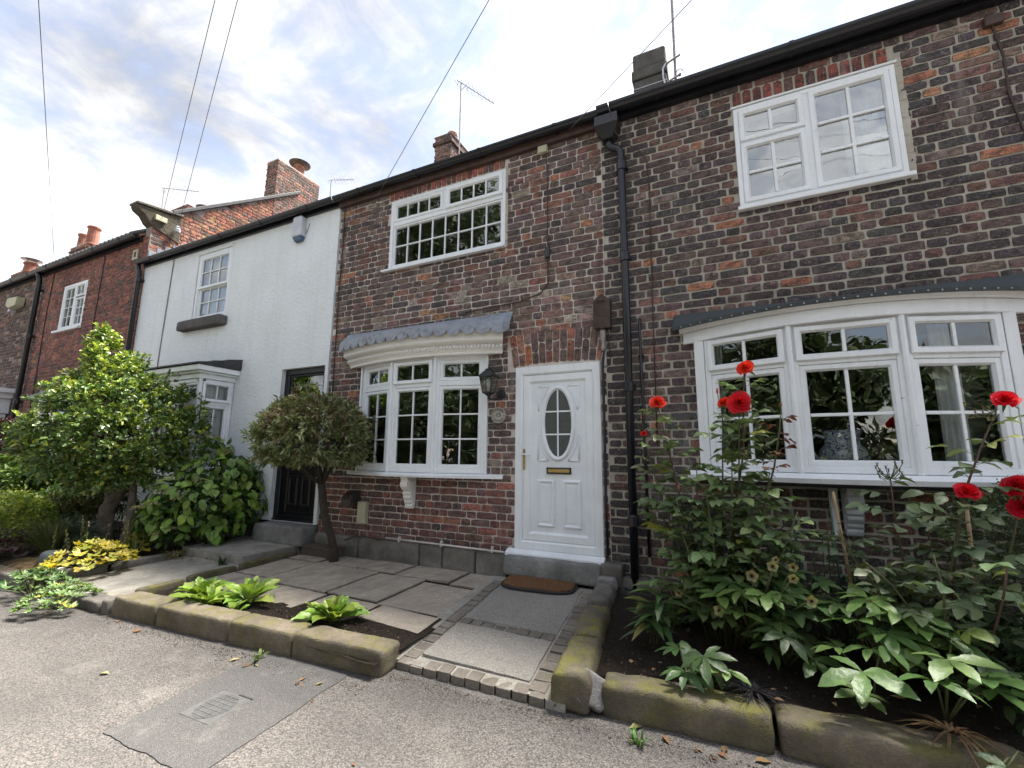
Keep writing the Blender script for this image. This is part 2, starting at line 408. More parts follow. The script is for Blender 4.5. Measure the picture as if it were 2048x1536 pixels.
def lay(u0, u1, v0, v1, gauge, L, Hd, joint, holes, rng, top=None, jitter=.07, stagger=True):
    out = []; v = v0; r = 0
    while v < v1-.03:
        va, vb = v, min(v+gauge-joint*rng.uniform(.8, 1.15), v1)
        u = u0-rng.uniform(0, .05)-(0 if r % 2 == 0 else (L+Hd)*.5 if stagger else 0); k = 0
        while u < u1:
            wd = (L if (k % 2 == 0) != (rng.random() < .12) else Hd)*rng.uniform(1-jitter, 1+jitter); k += 1
            a, b = max(u, u0), min(u+wd-joint*rng.uniform(.75, 1.25), u1)
            if top is not None:
                lim = top((a+b)/2)
                if vb > lim: u += wd; continue
            pcs = [(a, b)]
            for (h0, h1, g0, g1) in holes:
                if min(vb, g1)-max(va, g0) > .3*(vb-va):
                    nx = []
                    for (p, q) in pcs:
                        if q <= h0 or p >= h1: nx.append((p, q))
                        else:
                            if p < h0: nx.append((p, h0-.004))
                            if q > h1: nx.append((h1+.004, q))
                    pcs = nx
            out += [(p, q, va, vb) for p, q in pcs if q-p > .035]
            u += wd
        v += gauge*rng.uniform(.985, 1.015); r += 1
    return out

def put_bricks(parent, F, rects, palette, rng, keep=300, seen=None, tilt=0.0):
    """the bricks nearest the camera are objects, the rest are one joined part"""
    def size(b):
        c = Vector(F((b[0]+b[1])/2, (b[2]+b[3])/2)); d = c-CAM
        x, y, z = d.dot(_r), d.dot(_d), d.dot(_f)
        if z < .1 or abs(x/z) > 1.17 or abs(y/z) > .88: return 0.0
        return (b[1]-b[0])*(b[3]-b[2])*abs(d.normalized().dot(F.W))/d.length_squared
    order = sorted(rects, key=size, reverse=True)
    rot = Matrix((F.U, -F.W, F.V)).transposed().to_4x4()
    mb = MB()
    for k, b in enumerate(order):
        wd, ht = b[1]-b[0], b[3]-b[2]
        lg = wd > .15; i = rng.randrange(12 if lg else 10); proud = rng.uniform(-.001, .004); col = (b[4] if len(b) > 4 else palette)(rng)
        pp = Vector(F((b[0]+b[1])/2, (b[2]+b[3])/2)); kk = 2.05*(1+.42*noise.noise(pp*.9)+.22*noise.noise(pp*2.7+Vector((5, 3, 1)))); col = tuple(min(.5, q*kk) for q in col)
        if k < keep:
            M = Matrix.Translation(F(b[0], b[2], proud)) @ rot @ Matrix.Diagonal((wd, 1, ht, 1))
            inst('brick', (BM_LONG if lg else BM_SHORT)[i], parent, M, col)
        else:
            vs, fs = (BV_LONG if lg else BV_SHORT)[i]
            mb.add([F(b[0]+u*wd, b[2]+q*ht, proud-y) for u, y, q in vs], fs, col)
    if mb.f: mb.build('brick_field', BRICK_A, parent, stuff=True)

def palette_mix(items):
    tot = sum(x[0] for x in items)
    def f(rng):
        t = rng.uniform(0, tot)
        for wgt, c in items:
            t -= wgt
            if t <= 0: return jit(rng, c, .28)
        return items[-1][1]
    return f
PAL3 = palette_mix([(5, (.10, .064, .056)), (4, (.078, .058, .055)), (1.8, (.14, .066, .052)), (1.6, (.048, .042, .043)), (1.5, (.16, .13, .115)), (.45, (.28, .115, .065)), (1, (.12, .085, .075))])
PAL4 = palette_mix([(5, (.062, .043, .042)), (4, (.042, .034, .036)), (2, (.095, .05, .043)), (2, (.036, .033, .036)), (.45, (.23, .10, .06)), (.8, (.11, .085, .075))])
PALRED = palette_mix([(5, (.16, .066, .05)), (3, (.12, .052, .043)), (1.5, (.20, .08, .058)), (1.2, (.08, .052, .046))])
PALDARK = palette_mix([(4, (.095, .065, .055)), (3, (.06, .045, .042)), (1.5, (.2, .16, .14)), (1, (.14, .07, .055))])
PALSOLDIER = palette_mix([(4, (.16, .05, .04)), (2, (.12, .045, .04)), (1, (.09, .05, .045)), (.6, (.24, .08, .05))])
PALQUOIN = palette_mix([(4, (.03, .027, .03)), (2, (.05, .04, .04)), (.5, (.09, .05, .045))])
PALGABLE = palette_mix([(4, (.26, .10, .065)), (3, (.19, .075, .055)), (2, (.10, .07, .06)), (1.5, (.33, .12, .065))])
PALSTACK = palette_mix([(4, (.17, .095, .075)), (3, (.12, .08, .068)), (1.5, (.24, .10, .07)), (1.5, (.07, .055, .05))])

def wall_panel(F, u0, u1, v0, v1, holes, depth=.22, recess=.0075):
    """a wall with openings: front face recessed behind the bricks, reveals, back face"""
    mb = MB(); us = sorted({u0, u1, *[h[0] for h in holes], *[h[1] for h in holes]}); vs = sorted({v0, v1, *[h[2] for h in holes], *[h[3] for h in holes]})
    us = [u for u in us if u0 <= u <= u1]; vs = [v for v in vs if v0 <= v <= v1]
    def inh(u, v): return any(h[0] < u < h[1] and h[2] < v < h[3] for h in holes)
    for a, b in zip(us, us[1:]):
        for c, d in zip(vs, vs[1:]):
            if inh((a+b)/2, (c+d)/2): continue
            mb.add([F(a, c, -recess), F(b, c, -recess), F(b, d, -recess), F(a, d, -recess)], [(0, 1, 2, 3)])
            mb.add([F(a, c, -depth), F(b, c, -depth), F(b, d, -depth), F(a, d, -depth)], [(3, 2, 1, 0)])
    for h in list(holes)+[(u0, u1, v0, v1)]:
        a, b, c, d = h
        for p, q in (((a, c), (b, c)), ((b, c), (b, d)), ((b, d), (a, d)), ((a, d), (a, c))):
            mb.add([F(*p, -recess), F(*q, -recess), F(*q, -depth), F(*p, -depth)], [(0, 1, 2, 3)])
    return mb

# ------------------------------------------------------------------ windows
_rw = random.Random(5)
def glazed(win, F, rect, nx, ny, fw, bw, w, mf, mg=None, prof=None, bars=True, tilt=.0018, name='sash', mb_only=False, front=.012):
    """a sash: mitred frame, glazing bars and one pane per light"""
    u0, u1, v0, v1 = rect; mg = mg or GLASS
    prof = prof or [(0, w-.03), (0, w+.004), (.006, w+front), (fw*.72, w+front), (fw, w-.008), (fw, w-.03)]
    MB().ring(F, rect, prof).build(name, mf, win)
    a0, a1, b0, b1 = u0+fw, u1-fw, v0+fw, v1-fw
    for i in range(1, nx):
        u = a0+(a1-a0)*i/nx
        MB().fbox(F, u-bw/2, u+bw/2, b0, b1, w-.022, w+.001).build('glazing_bar', mf, win, bevel=min(.004, bw*.25))
    for j in range(1, ny):
        v = b0+(b1-b0)*j/ny
        MB().fbox(F, a0, a1, v-bw/2, v+bw/2, w-.021, w+.002).build('glazing_bar', mf, win, bevel=min(.004, bw*.25))
    for i in range(nx):
        for j in range(ny):
            p0, p1 = a0+(a1-a0)*i/nx, a0+(a1-a0)*(i+1)/nx; q0, q1 = b0+(b1-b0)*j/ny, b0+(b1-b0)*(j+1)/ny
            tu, tv = _rw.gauss(0, tilt), _rw.gauss(0, tilt); du, dv = (p1-p0)/2, (q1-q0)/2
            MB().add([F(p0, q0, w-.016-tu*du-tv*dv), F(p1, q0, w-.016+tu*du-tv*dv), F(p1, q1, w-.016+tu*du+tv*dv), F(p0, q1, w-.016-tu*du+tv*dv)], [(0, 1, 2, 3)]).build('pane', mg, win)

def gutter_run(house, x0, x1, z, y=-.1, r=.058, mat=None, brk=.9):
    mat = mat or BLACK; mb = MB(); loops = []
    for x in (x0, x1):
        L = [(x, y+r*math.cos(a), z+r*math.sin(a)) for a in [PI+PI*k/10 for k in range(11)]]
        L += [(x, y+(r-.006)*math.cos(a), z+.002+(r-.006)*math.sin(a)) for a in [2*PI-PI*k/10 for k in range(11)]]
        loops.append(L)
    g = mb.loft(loops).build('gutter', mat, house, smooth=False)
    n = max(1, int((x1-x0)/brk))
    for k in range(n):
        x = x0+(k+.5)*(x1-x0)/n; m2 = MB(); L2 = []
        for xx in (x-.018, x+.018):
            L2.append([(xx, y+(r+.007)*math.cos(a), z+(r+.007)*math.sin(a)) for a in [PI+PI*k2/10 for k2 in range(11)]]+[(xx, y+r*.99*math.cos(a), z+r*.99*math.sin(a)) for a in [2*PI-PI*k2/10 for k2 in range(11)]])
        m2.loft(L2).box(x-.012, x+.012, y+r*.8, -.001+.02, z-.05, z-.02).build('gutter_bracket', mat, g)
    return g
def downpipe(house, pts, r=.034, mat=None, sockets=()):
    mat = mat or BLACK
    p = MB().tube(pts, r, 14).build('downpipe', mat, house, smooth=True)
    for (x, y, z) in sockets:
        MB().lathe([(r+.001, -.05), (r+.009, -.045), (r+.009, .04), (r+.001, .05)], (x, y, z), 14).box(x-.055, x+.055, y+.02, .004, z-.02, z+.02).build('pipe_clip', mat, p)
    return p
def roof(house, x0, x1, z, slope=.72, ridge=3.0, mat=None, back=6.0, y0=-.07):
    """slates laid in courses on both slopes"""
    mat = mat or SLATE; mb = MB(); n = 16
    for k in range(n):
        ya, yb = y0+(ridge-y0)*k/n, y0+(ridge-y0)*(k+1.25)/n
        if k == n-1: yb = ridge
        za, zb = z+(ya-y0)*slope, z+(yb-y0)*slope
        mb.add([(x0, ya, za+.022), (x1, ya, za+.022), (x1, yb, zb+.002), (x0, yb, zb+.002), (x0, ya, za-.03), (x1, ya, za-.03), (x1, yb, zb-.04), (x0, yb, zb-.04)],
               [(0, 1, 2, 3), (7, 6, 5, 4), (0, 4, 5, 1), (1, 5, 6, 2), (2, 6, 7, 3), (3, 7, 4, 0)])
    zr = z+(ridge-y0)*slope
    mb.add([(x0, ridge, zr), (x1, ridge, zr), (x1, back, z), (x0, back, z)], [(0, 1, 2, 3)])
    r_ = mb.build('roof', mat, house)
    MB().tube([(x0, ridge, zr), (x1, ridge, zr)], .09, 10).build('ridge', TERRA, r_)
    return r_
def shell(house, x0, x1, z1, back=6.0, mid=2.75, roomm=None):
    """party walls, rear wall, floors: what one sees through the windows"""
    a, b, c = x0+.02, x1-.02, .23
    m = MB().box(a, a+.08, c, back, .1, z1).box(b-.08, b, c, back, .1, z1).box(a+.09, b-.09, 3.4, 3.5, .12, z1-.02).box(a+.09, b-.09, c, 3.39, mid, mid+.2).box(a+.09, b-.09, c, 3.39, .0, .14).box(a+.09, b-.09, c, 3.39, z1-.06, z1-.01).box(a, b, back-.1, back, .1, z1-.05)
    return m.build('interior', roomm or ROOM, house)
def curtain(win, F, u0, u1, v0, v1, w, mat=None, folds=9, amp=.02, name='curtain'):
    n = folds*6; L0 = []; L1 = []
    for k in range(n+1):
        u = u0+(u1-u0)*k/n; q = w+amp*math.sin(2*PI*folds*k/n)+amp*.4*math.sin(5.3*k/n*PI)
        L0.append(F(u, v0, q)); L1.append(F(u, v1, q*.7+w*.3))
    return MB().loft([L0, L1], False, False).build(name, mat or NET, win, smooth=True)

def chimney(house, x0, x1, y0, y1, z0, z1, pal, seed, mortar, caps=True, label=None, L=.225, front=True, side=True, keep=300):
    """brick stack with bricks on the two faces in sight, an oversailing cap and flaunching"""
    rng = random.Random(seed)
    c = MB().box(x0+.008, x1-.008, y0+.008, y1-.008, z0, z1-.005).build('chimney', mortar, house)
    if label: c['label'] = label
    FF = Fr((0, y0, 0)); FS = Fr((x1, 0, 0), (0, 1, 0))
    fr = lay(x0, x1, z0, z1, .078, L, .11, .013, [], rng); sd = lay(y0, y1, z0, z1, .078, L, .11, .013, [], rng)
    put_bricks(c, FF, fr, pal, rng, keep=keep//3); put_bricks(c, FS, sd, pal, rng, keep=keep*2//3)
    if caps:
        MB().box(x0-.03, x1+.03, y0-.03, y1+.03, z1-.17, z1-.095).build('cap_course', TERRA if caps == 2 else BRICK_O, c, bevel=.008).color = (.13, .085, .07, 1)
        MB().box(x0-.015, x1+.015, y0-.015, y1+.015, z1+.002, z1+.03).build('flaunching', mortar, c, bevel=.01)
    return c
def pot(c, x, y, z, h=.35, r=.1, mat=None, cowl=0):
    mat = mat or TERRA
    p = MB().lathe([(r*1.12, 0), (r*1.12, .05), (r, .07), (r*.92, h-.08), (r*1.1, h-.07), (r*1.1, h-.02), (r*.95, h), (r*.8, h), (r*.78, h-.1)], (x, y, z), 16).build('chimney_pot', mat, c, smooth=False)
    if cowl:
        mb = MB()
        for k in range(4):
            a = k*PI/2+.4; mb.tube([(x+r*.8*math.cos(a), y+r*.8*math.sin(a), z+h-.02), (x+r*.8*math.cos(a), y+r*.8*math.sin(a), z+h+.12)], .008, 5)
        mb.lathe([(r*1.55, h+.1), (r*1.6, h+.115), (r*.7, h+.15), (.01, h+.165)], (x, y, z), 16)
        if cowl == 2: mb.lathe([(r*1.5, h-.02), (r*1.55, h), (r*.8, h+.015)], (x, y, z), 16)
        mb.build('cowl', GREYMETAL, c)
    return p
def aerial(name, label, top, foot, boom, elems, el=.28, r=.011, brace=True):
    """TV aerial: mast, boom, directors and reflector"""
    t = thing(name, label, 'aerial', foot)
    MB().tube([foot, top], r*1.2, 8).build('mast', ZINC, t)
    T = Vector(top); B = Vector(boom); dirv = (B-T).normalized(); side = dirv.cross(Vector((0, 0, 1))).normalized()
    MB().tube([T-dirv*.12, B], r*.9, 6).build('boom', ZINC, t)
    for k in range(elems):
        p = T+(B-T)*(.18+.8*k/(elems-1)); ln = el*(.62-.25*k/elems)
        tilt = side*.72+Vector((0, 0, .69))
        MB().tube([p-tilt*ln*.5, p+tilt*ln*.5], .0042, 5).build('director', ZINC, t)
    p = T-dirv*.08
    for s_ in (-1, 1): MB().tube([p, p+Vector((0, 0, s_*.12))-dirv*.03+side*.0], .005, 5).build('reflector_arm', ZINC, t)
    for s_ in (-1, 1): MB().tube([p+Vector((0, 0, s_*.1))-side*.14, p+Vector((0, 0, s_*.1))+side*.14], .004, 5).build('reflector', ZINC, t)
    d = T+(B-T)*.22
    MB().tube([d+Vector((0, 0, .11))*math.cos(a)+side*.05*math.sin(a) for a in [2*PI*k/12 for k in range(13)]], .005, 5).build('dipole', ZINC, t)
    if brace: MB().tube([T-Vector((0, 0, .16)), T+dirv*.16], .006, 5).build('brace', ZINC, t)
    return t

# ------------------------------------------------------------------ ground, road
def sheet(name, x0, x1, y0, y1, z, mat, kind='structure', nx=1, ny=1, zf=None):
    mb = MB()
    vs = [(x0+(x1-x0)*i/nx, y0+(y1-y0)*j/ny, z+(zf(x0+(x1-x0)*i/nx, y0+(y1-y0)*j/ny) if zf else 0)) for j in range(ny+1) for i in range(nx+1)]
    mb.add(vs, [(j*(nx+1)+i, j*(nx+1)+i+1, (j+1)*(nx+1)+i+1, (j+1)*(nx+1)+i) for j in range(ny) for i in range(nx)])
    o = mb.build(name, mat, None, smooth=nx > 1); o['kind'] = kind
    return o
sheet('road', -200, 200, -200, 40, 0, ROAD)
pm = MB(); pc = [(-2.84, -2.02), (-2.72, -2.93), (-2.02, -2.92), (-2.12, -1.96)]; pl_ = []
for k in range(4):
    for q in range(24):
        p = Vector(pc[k]).lerp(Vector(pc[(k+1) % 4]), q/24); pl_.append((p.x+.018*noise.noise(Vector((p.x*6, p.y*6, 2)))+.006*noise.noise(Vector((p.x*31, p.y*31, 2))), p.y+.018*noise.noise(Vector((p.x*6, p.y*6, 7)))+.006*noise.noise(Vector((p.x*31, p.y*31, 7))), .004))
pm.add(pl_, [tuple(range(len(pl_)))])
po = pm.build('tarmac_patch', PATCH); po['kind'] = 'structure'

# ------------------------------------------------------------------ brick cottage number 13
H3 = thing('brick_cottage', 'dark brick cottage with white oval-glass front door and scalloped lead over the bow window', 'house', (-2.8, 0, 0))
rng = random.Random(31)
UW = (-3.79, -2.10, 3.66, 4.62); DR = (-1.955, -1.045, .40, 2.228)
holes3 = [UW, DR, (-4.04, -2.33, 1.12, 2.42)]
wall3 = wall_panel(FRONT, -4.69, -.985, .34, 4.86, holes3).build('wall', MORTAR3, H3)
PALLOW = palette_mix([(5, (.112, .055, .047)), (3, (.09, .053, .049)), (1.2, (.15, .062, .045)), (1, (.06, .045, .045))])
ex3 = holes3+[(-3.83, -2.085, 4.60, 4.9), (-2.05, -1.02, 2.2, 2.60)]
rc = [b+(PALLOW,) for b in lay(-4.685, -.99, .345, 1.12, .0775, .232, .118, .012, ex3, rng, jitter=.03)]
rc += lay(-4.685, -.99, 1.12, 4.76, .0775, .228, .122, .013, ex3, rng, jitter=.13)
x = -3.82
while x < -2.15:
    rc.append((x, x+.064, 4.632, 4.765, PALSOLDIER)); x += .0745
put_bricks(wall3, FRONT, rc, PAL3, rng, keep=270)
for k in range(13):                                    # splayed arch over the door
    t = (k+.5)/13; xb = -1.985+.97*t; ang = (t-.5)*.30; zb = 2.236+.028*(1-(2*t-1)**2)
    Fk = Fr((xb, 0, zb), (math.cos(ang), 0, -math.sin(ang)), (math.sin(ang), 0, math.cos(ang)))
    ln = .118 if k % 2 else .215
    put_bricks(wall3, Fk, [(-.033, .033, 0, ln), (-.036, .036, ln+.012, .345)], palette_mix([(3, (.10, .06, .052)), (2, (.17, .07, .05)), (1.5, (.07, .05, .047)), (.9, (.3, .10, .05))]), rng, keep=9)
shell(H3, -4.69, -.985, 4.8)
# plinth of stone blocks
pl = MB().box(-4.66, -1.99, -.02, .2, .02, .325).build('plinth', STONE_DARK, H3)
_rs = random.Random(3)
def stone_block(name, parent, c, size, mat, rot=0.0, rnd=.03, amp=.012, seed=0, n=(7, 5, 4), taper=0.0, power=7.0, label=None, round_top=0.0):
    """a weathered block: a rounded box pushed about by noise"""
    nx, ny, nz = n; mb = MB(); idx = {}; vs = []; fs = []
    sx, sy, sz = size; off = Vector((seed*3.17, seed*1.31, seed*.77))
    def vert(i, j, k):
        key = (i, j, k)
        if key in idx: return idx[key]
        a, b, d = (math.sin((2*q/m-1)*PI/2*.97)/math.sin(PI/2*.97) for q, m in ((i, nx), (j, ny), (k, nz)))
        L = (abs(a)**power+abs(b)**power+abs(d)**power)**(1/power); p = Vector((a, b, d))/L
        p = Vector((p.x*sx/2, p.y*sy/2, p.z*sz/2))
        if round_top and p.z > 0:
            q = p.z/(sz/2); p.y *= 1-round_top*q**2.5
        if taper: p.y *= 1-taper*(p.z/sz)
        nv = noise.noise_vector(p*7+off)*amp+noise.noise_vector(p*19+off)*amp*.45
        p += nv
        idx[key] = len(vs); vs.append(p); return idx[key]
    for i in range(nx):
        for j in range(ny):
            for k, fl in ((0, 1), (nz, 0)):
                q = (vert(i, j, k), vert(i+1, j, k), vert(i+1, j+1, k), vert(i, j+1, k)); fs.append(q[::-1] if fl else q)
    for i in range(nx):
        for k in range(nz):
            for j, fl in ((0, 0), (ny, 1)):
                q = (vert(i, j, k), vert(i+1, j, k), vert(i+1, j, k+1), vert(i, j, k+1)); fs.append(q[::-1] if fl else q)
    for j in range(ny):
        for k in range(nz):
            for i, fl in ((0, 1), (nx, 0)):
                q = (vert(i, j, k), vert(i, j+1, k), vert(i, j+1, k+1), vert(i, j, k+1)); fs.append(q[::-1] if fl else q)
    Mx = Matrix.Translation(c) @ (Matrix.Rotation(rot, 4, 'Z') if not isinstance(rot, Matrix) else rot)
    mb.add([tuple(Mx @ v) for v in vs], fs)
    o = mb.build(name, mat, parent, smooth=True)
    if label: o['label'] = label
    return o
for k, (a, b) in enumerate(((-4.66, -3.95), (-3.94, -3.07), (-3.06, -2.77), (-2.76, -2.37), (-2.36, -2.0))):
    stone_block('plinth_stone', pl, ((a+b)/2, -.025, .20), (b-a-.008, .10, .30), STONE_DARK, seed=k+1, amp=.006, power=14)
# upper window
F = FRONT
win = MB().ring(F, UW, [(0, -.09), (0, -.012), (.005, -.004), (.04, -.004), (.046, -.012), (.046, -.09)]).build('window', UPVC, H3)
u0, u1, v0, v1 = UW; tz = v1-.335
MB().fbox(F, u0+.046, u1-.046, tz-.028, tz+.028, -.08, -.008).build('transom', UPVC, win, bevel=.004)
MB().fbox(F, (u0+u1)/2-.028, (u0+u1)/2+.028, tz+.028, v1-.046, -.08, -.008).build('mullion', UPVC, win, bevel=.004)
glazed(win, F, (u0+.046, u1-.046, v0+.04, tz-.028), 8, 2, .03, .017, -.03, UPVC)
glazed(win, F, (u0+.046, (u0+u1)/2-.028, tz+.028, v1-.046), 4, 1, .05, .017, -.012, UPVC)
glazed(win, F, ((u0+u1)/2+.02, u1-.038, tz+.02, v1-.038), 4, 1, .055, .017, .006, UPVC)
MB().add([F(u, v, q) for u in (u0-.07, u1+.01) for v, q in ((v0-.032, -.02), (v0-.032, .055), (v0-.008, .055), (v0+.012, -.02))], [(0, 1, 2, 3), (7, 6, 5, 4), (0, 4, 5, 1), (1, 5, 6, 2), (2, 6, 7, 3), (3, 7, 4, 0)]).build('sill', UPVC, win)
MB().fbox(F, u1+.002, u1+.03, v0-.1, v1+.02, -.012, .002).build('cement_fillet', MORTAR4, win)
# bow window
def light(house, p0, p1, z0, z1, tz, mf, fw=.05, top=(2, 1), bot=(2, 3), bw=.017, sf=.045, glass=None, opener=False, w=0.0, split=.03, tb=None):
    d = Vector((p1[0]-p0[0], p1[1]-p0[1], 0)); L = d.length; F = Fr((p0[0], p0[1], 0), d)
    win = MB().ring(F, (0, L, z0, z1), [(0, w-.07), (0, w-.006), (.005, w), (fw, w), (fw+.004, w-.008), (fw+.004, w-.07)]).build('window', mf, house)
    MB().fbox(F, fw, L-fw, tz-split, tz+split, w-.065, w-.002).build('transom', mf, win, bevel=.004)
    e = .012 if opener else 0
    glazed(win, F, (fw-e, L-fw+e, tz+split-e, z1-fw+e), top[0], top[1], sf, bw, w+(.012 if opener else -.02), mf, glass)
    glazed(win, F, (fw, L-fw, z0+fw, tz-split), bot[0], bot[1], sf, bw, w-.02, mf, glass)
    return win, F, L
BP = [(-4.08, -.01), (-3.50, -.15), (-2.88, -.15), (-2.30, -.01)]
for k in range(3):
    light(H3, BP[k], BP[k+1], 1.115, 2.415, 2.10, UPVC, .052, opener=(k == 1), split=.028)
for (px, py) in BP[1:3]:
    MB().tube([(px, py-.004, 1.115), (px, py-.004, 2.415)], .02, 8).build('bay_post', UPVC, H3)
for px, s_ in ((-4.08, -1), (-2.30, 1)):
    MB().box(min(px, px+s_*.022), max(px, px+s_*.022), -.03, .02, 1.115, 2.415).build('side_trim', UPVC, H3)
sp = [(-4.27, .0), (-3.53, -.215), (-2.87, -.215), (-2.09, .0)]
MB().loft([[(x, y, 1.068) for x, y in sp]+[(-2.09, .05, 1.068), (-4.27, .05, 1.068)], [(x, y*1.03, 1.09) for x, y in sp]+[(-2.09, .05, 1.09), (-4.27, .05, 1.09)], [(x, y*.9, 1.113) for x, y in sp]+[(-2.09, .05, 1.113), (-4.27, .05, 1.113)]]).build('bay_sill', UPVC, H3)
def corbel(house, x, z1, h, d, th, mat, name='corbel'):
    F = Fr((x, 0, 0), (0, -1, 0))
    pr = [(0, 1), (1, 1), (1, .94), (.93, .93), (.93, .86), (1.0, .80), (.96, .70), (.82, .62), (.66, .57), (.62, .53), (.70, .50), (.70, .46), (.60, .44), (.62, .36), (.52, .29), (.44, .27), (.50, .24), (.46, .19), (.36, .17), (.40, .10), (.34, .03), (.22, 0), (.10, .02), (.06, .08), (0, .10)]
    c = MB().prism(F, [(a*d, z1-h+b*h) for a, b in pr], -th/2, th/2).build(name, mat, house, bevel=.004)
    MB().prism(F, [(a*d*.8+.012, z1-h*.9+b*h*.82) for a, b in pr], -th/2-.006, th/2+.006).build('scroll', mat, c, bevel=.003)
    return c
corbel(H3, -3.24, 1.068, .36, .17, .10, PLASTER)
# cornice, dentils and the scalloped lead
def arc(cx, half, sag, n):
    return [(cx+half*t, sag*(1-t*t)) for t in [-1+2*k/n for k in range(n+1)]]
CX, CH, CS = -3.195, 1.13, .25
prof = [(.0, 2.40), (.03, 2.40), (.035, 2.425), (.05, 2.445), (.055, 2.50), (.10, 2.52), (.115, 2.535), (.115, 2.63), (.135, 2.645), (.135, 2.672)]
loops = [[(x+(x-CX)/CH*o*.55, -d*.82-o, z) for o, z in prof]+[(x, .0, 2.672), (x, .0, 2.40)] for x, d in arc(CX, CH-.05, CS, 28)]
cor = MB().loft(loops).build('cornice', PLASTER, H3)
mb = MB()
for x, d in arc(CX, CH-.04, CS, 58)[1:-1]:
    mb.add([], []); mb.tube([(x+(x-CX)/CH*.045, -d*.82-.054, 2.452), (x+(x-CX)/CH*.045, -d*.82-.054, 2.498)], .0135, 6)
mb.build('dentil_band', PLASTER, cor, smooth=True)
mb = MB(); rows = []; NS = 15; per = 8
for k in range(NS*per+1):
    t = -1+2*k/(NS*per); x = CX+1.205*t; d = CS*(1-t*t)*.84+.15; s_ = (k % per)/per*2-1
    drop = .062*math.sqrt(max(0, 1-s_*s_))
    end = 1-max(0, abs(t)-.97)/.03*.45
    zt = 2.862; col = []
    for j in range(6):
        q = min(1, j/4); wob = .005*math.sin(x*9+j)
        z = zt-(zt-2.705)*q; y = -d*end*q**.9
        if j == 5: z = 2.645-drop; y -= .008
        col.append((x, y-.006, z))
    rows.append(col)
mb.loft(rows, False, False); lead = mb.build('lead_apron', LEAD, H3, smooth=False)
s2 = lead.modifiers.new('thick', 'SOLIDIFY'); s2.thickness = .007
MB().loft([[(x, -d*.82-.13, 2.674) for x, d in arc(CX, CH, CS, 20)]+[(CX+CH, 0, 2.674), (CX-CH, 0, 2.674)], [(x, -d*.82-.12, 2.695) for x, d in arc(CX, CH, CS, 20)]+[(CX+CH, 0, 2.695), (CX-CH, 0, 2.695)]]).build('canopy_board', PLASTER, H3)
# front door
door = MB().ring(F, DR, [(0, -.10), (0, .0), (.006, .008), (.07, .008), (.078, .0), (.086, -.006), (.086, -.10)]).build('front_door', UPVC, H3)
MB().fbox(F, -1.955, -1.045, .40, .4855, -.09, .0).build('threshold', UPVC, door, bevel=.01)
MB().add([F(u, v, q) for u in (-2.02, -1.035) for v, q in ((.345, 0), (.345, .085), (.372, .085), (.402, .01), (.402, -.03))], [(0, 1, 2, 3, 4), (9, 8, 7, 6, 5), (0, 5, 6, 1), (1, 6, 7, 2), (2, 7, 8, 3), (3, 8, 9, 4)]).build('weather_sill', UPVC, door)
LF = (-1.868, -1.130, .487, 2.139)
MB().ring(F, LF, [(0, -.06), (0, -.012), (.006, -.006), (.065, -.006), (.08, -.022), (.084, -.026), (.084, -.06)]).build('leaf_frame', UPVC, door)
MB().fbox(F, -1.79, -1.20, .56, 2.06, -.05, -.029).build('door_panel', UPVC, door)
def oval(cu, cv, a, b, n=40): return [(cu+a*math.cos(2*PI*k/n), cv+b*math.sin(2*PI*k/n)) for k in range(n)]
CU, CV = -1.495, 1.638
loops = [[F(u, v, q) for u, v in oval(CU, CV, a, b)] for a, b, q in ((.182, .378, -.03), (.180, .376, -.012), (.168, .364, -.004), (.152, .348, -.008), (.146, .342, -.02), (.140, .336, -.022), (.138, .334, -.04))]
MB().loft(loops, True, False).build('oval_moulding', UPVC, door, smooth=True)
MB().add([F(u, v, -.0275) for u, v in oval(CU, CV, .142, .338)], [tuple(range(40))]).build('oval_pane', FROST, door)
MB().fbox(F, CU-.008, CU+.008, CV-.333, CV+.333, -.0275, -.018).build('glazing_bar', UPVC, door, bevel=.002)
for dv in (-.115, .115):
    hw = .139*math.sqrt(1-(dv/.335)**2); MB().fbox(F, CU-hw, CU+hw, CV+dv-.008, CV+dv+.008, -.0272, -.0185).build('glazing_bar', UPVC, door, bevel=.002)
for su in (-1, 1):
    for sv in (-1, 1):
        pts = [(CU+su*.215, CV+sv*.375), (CU+su*.105, CV+sv*.375)]
        pts += [(CU+su*(.195+.022)*math.cos(a), CV+sv*(.39+.022)*math.sin(a)) for a in [math.radians(62-k*44/6) for k in range(7)]]
        pts += [(CU+su*.215, CV+sv*.15)]
        pp = [F(u, v, -.027) for u, v in pts]
        MB().tube(pp+[pp[0]], .008, 6).build('spandrel_moulding', UPVC, door, smooth=True)
for a, b in ((-1.716, -1.533), (-1.450, -1.265)):
    MB().ring(F, (a, b, .623, 1.075), [(0, -.03), (.002, -.018), (.014, -.012), (.026, -.018), (.034, -.027), (.05, -.025), (.056, -.020)]).build('raised_panel', UPVC, door)
    MB().fbox(F, a+.054, b-.054, .677, 1.021, -.03, -.0205).build('panel_field', UPVC, door)
lb = MB().ring(F, (-1.616, -1.362, 1.135, 1.197), [(0, -.029), (0, -.014), (.008, -.008), (.012, -.014)]).build('letterbox', BLACK, door)
MB().fbox(F, -1.603, -1.375, 1.146, 1.186, -.02, -.0135).build('letter_flap', BRASS, lb, bevel=.003)
hp = MB().fbox(F, -1.868, -1.842, 1.17, 1.38, -.008, .002).build('handle_plate', BRASS, door, bevel=.003)
MB().tube([F(-1.855, 1.325, 0), F(-1.855, 1.325, .035), F(-1.84, 1.325, .042), F(-1.765, 1.318, .042)], .0075, 8).build('lever', PAINT, hp, smooth=True)
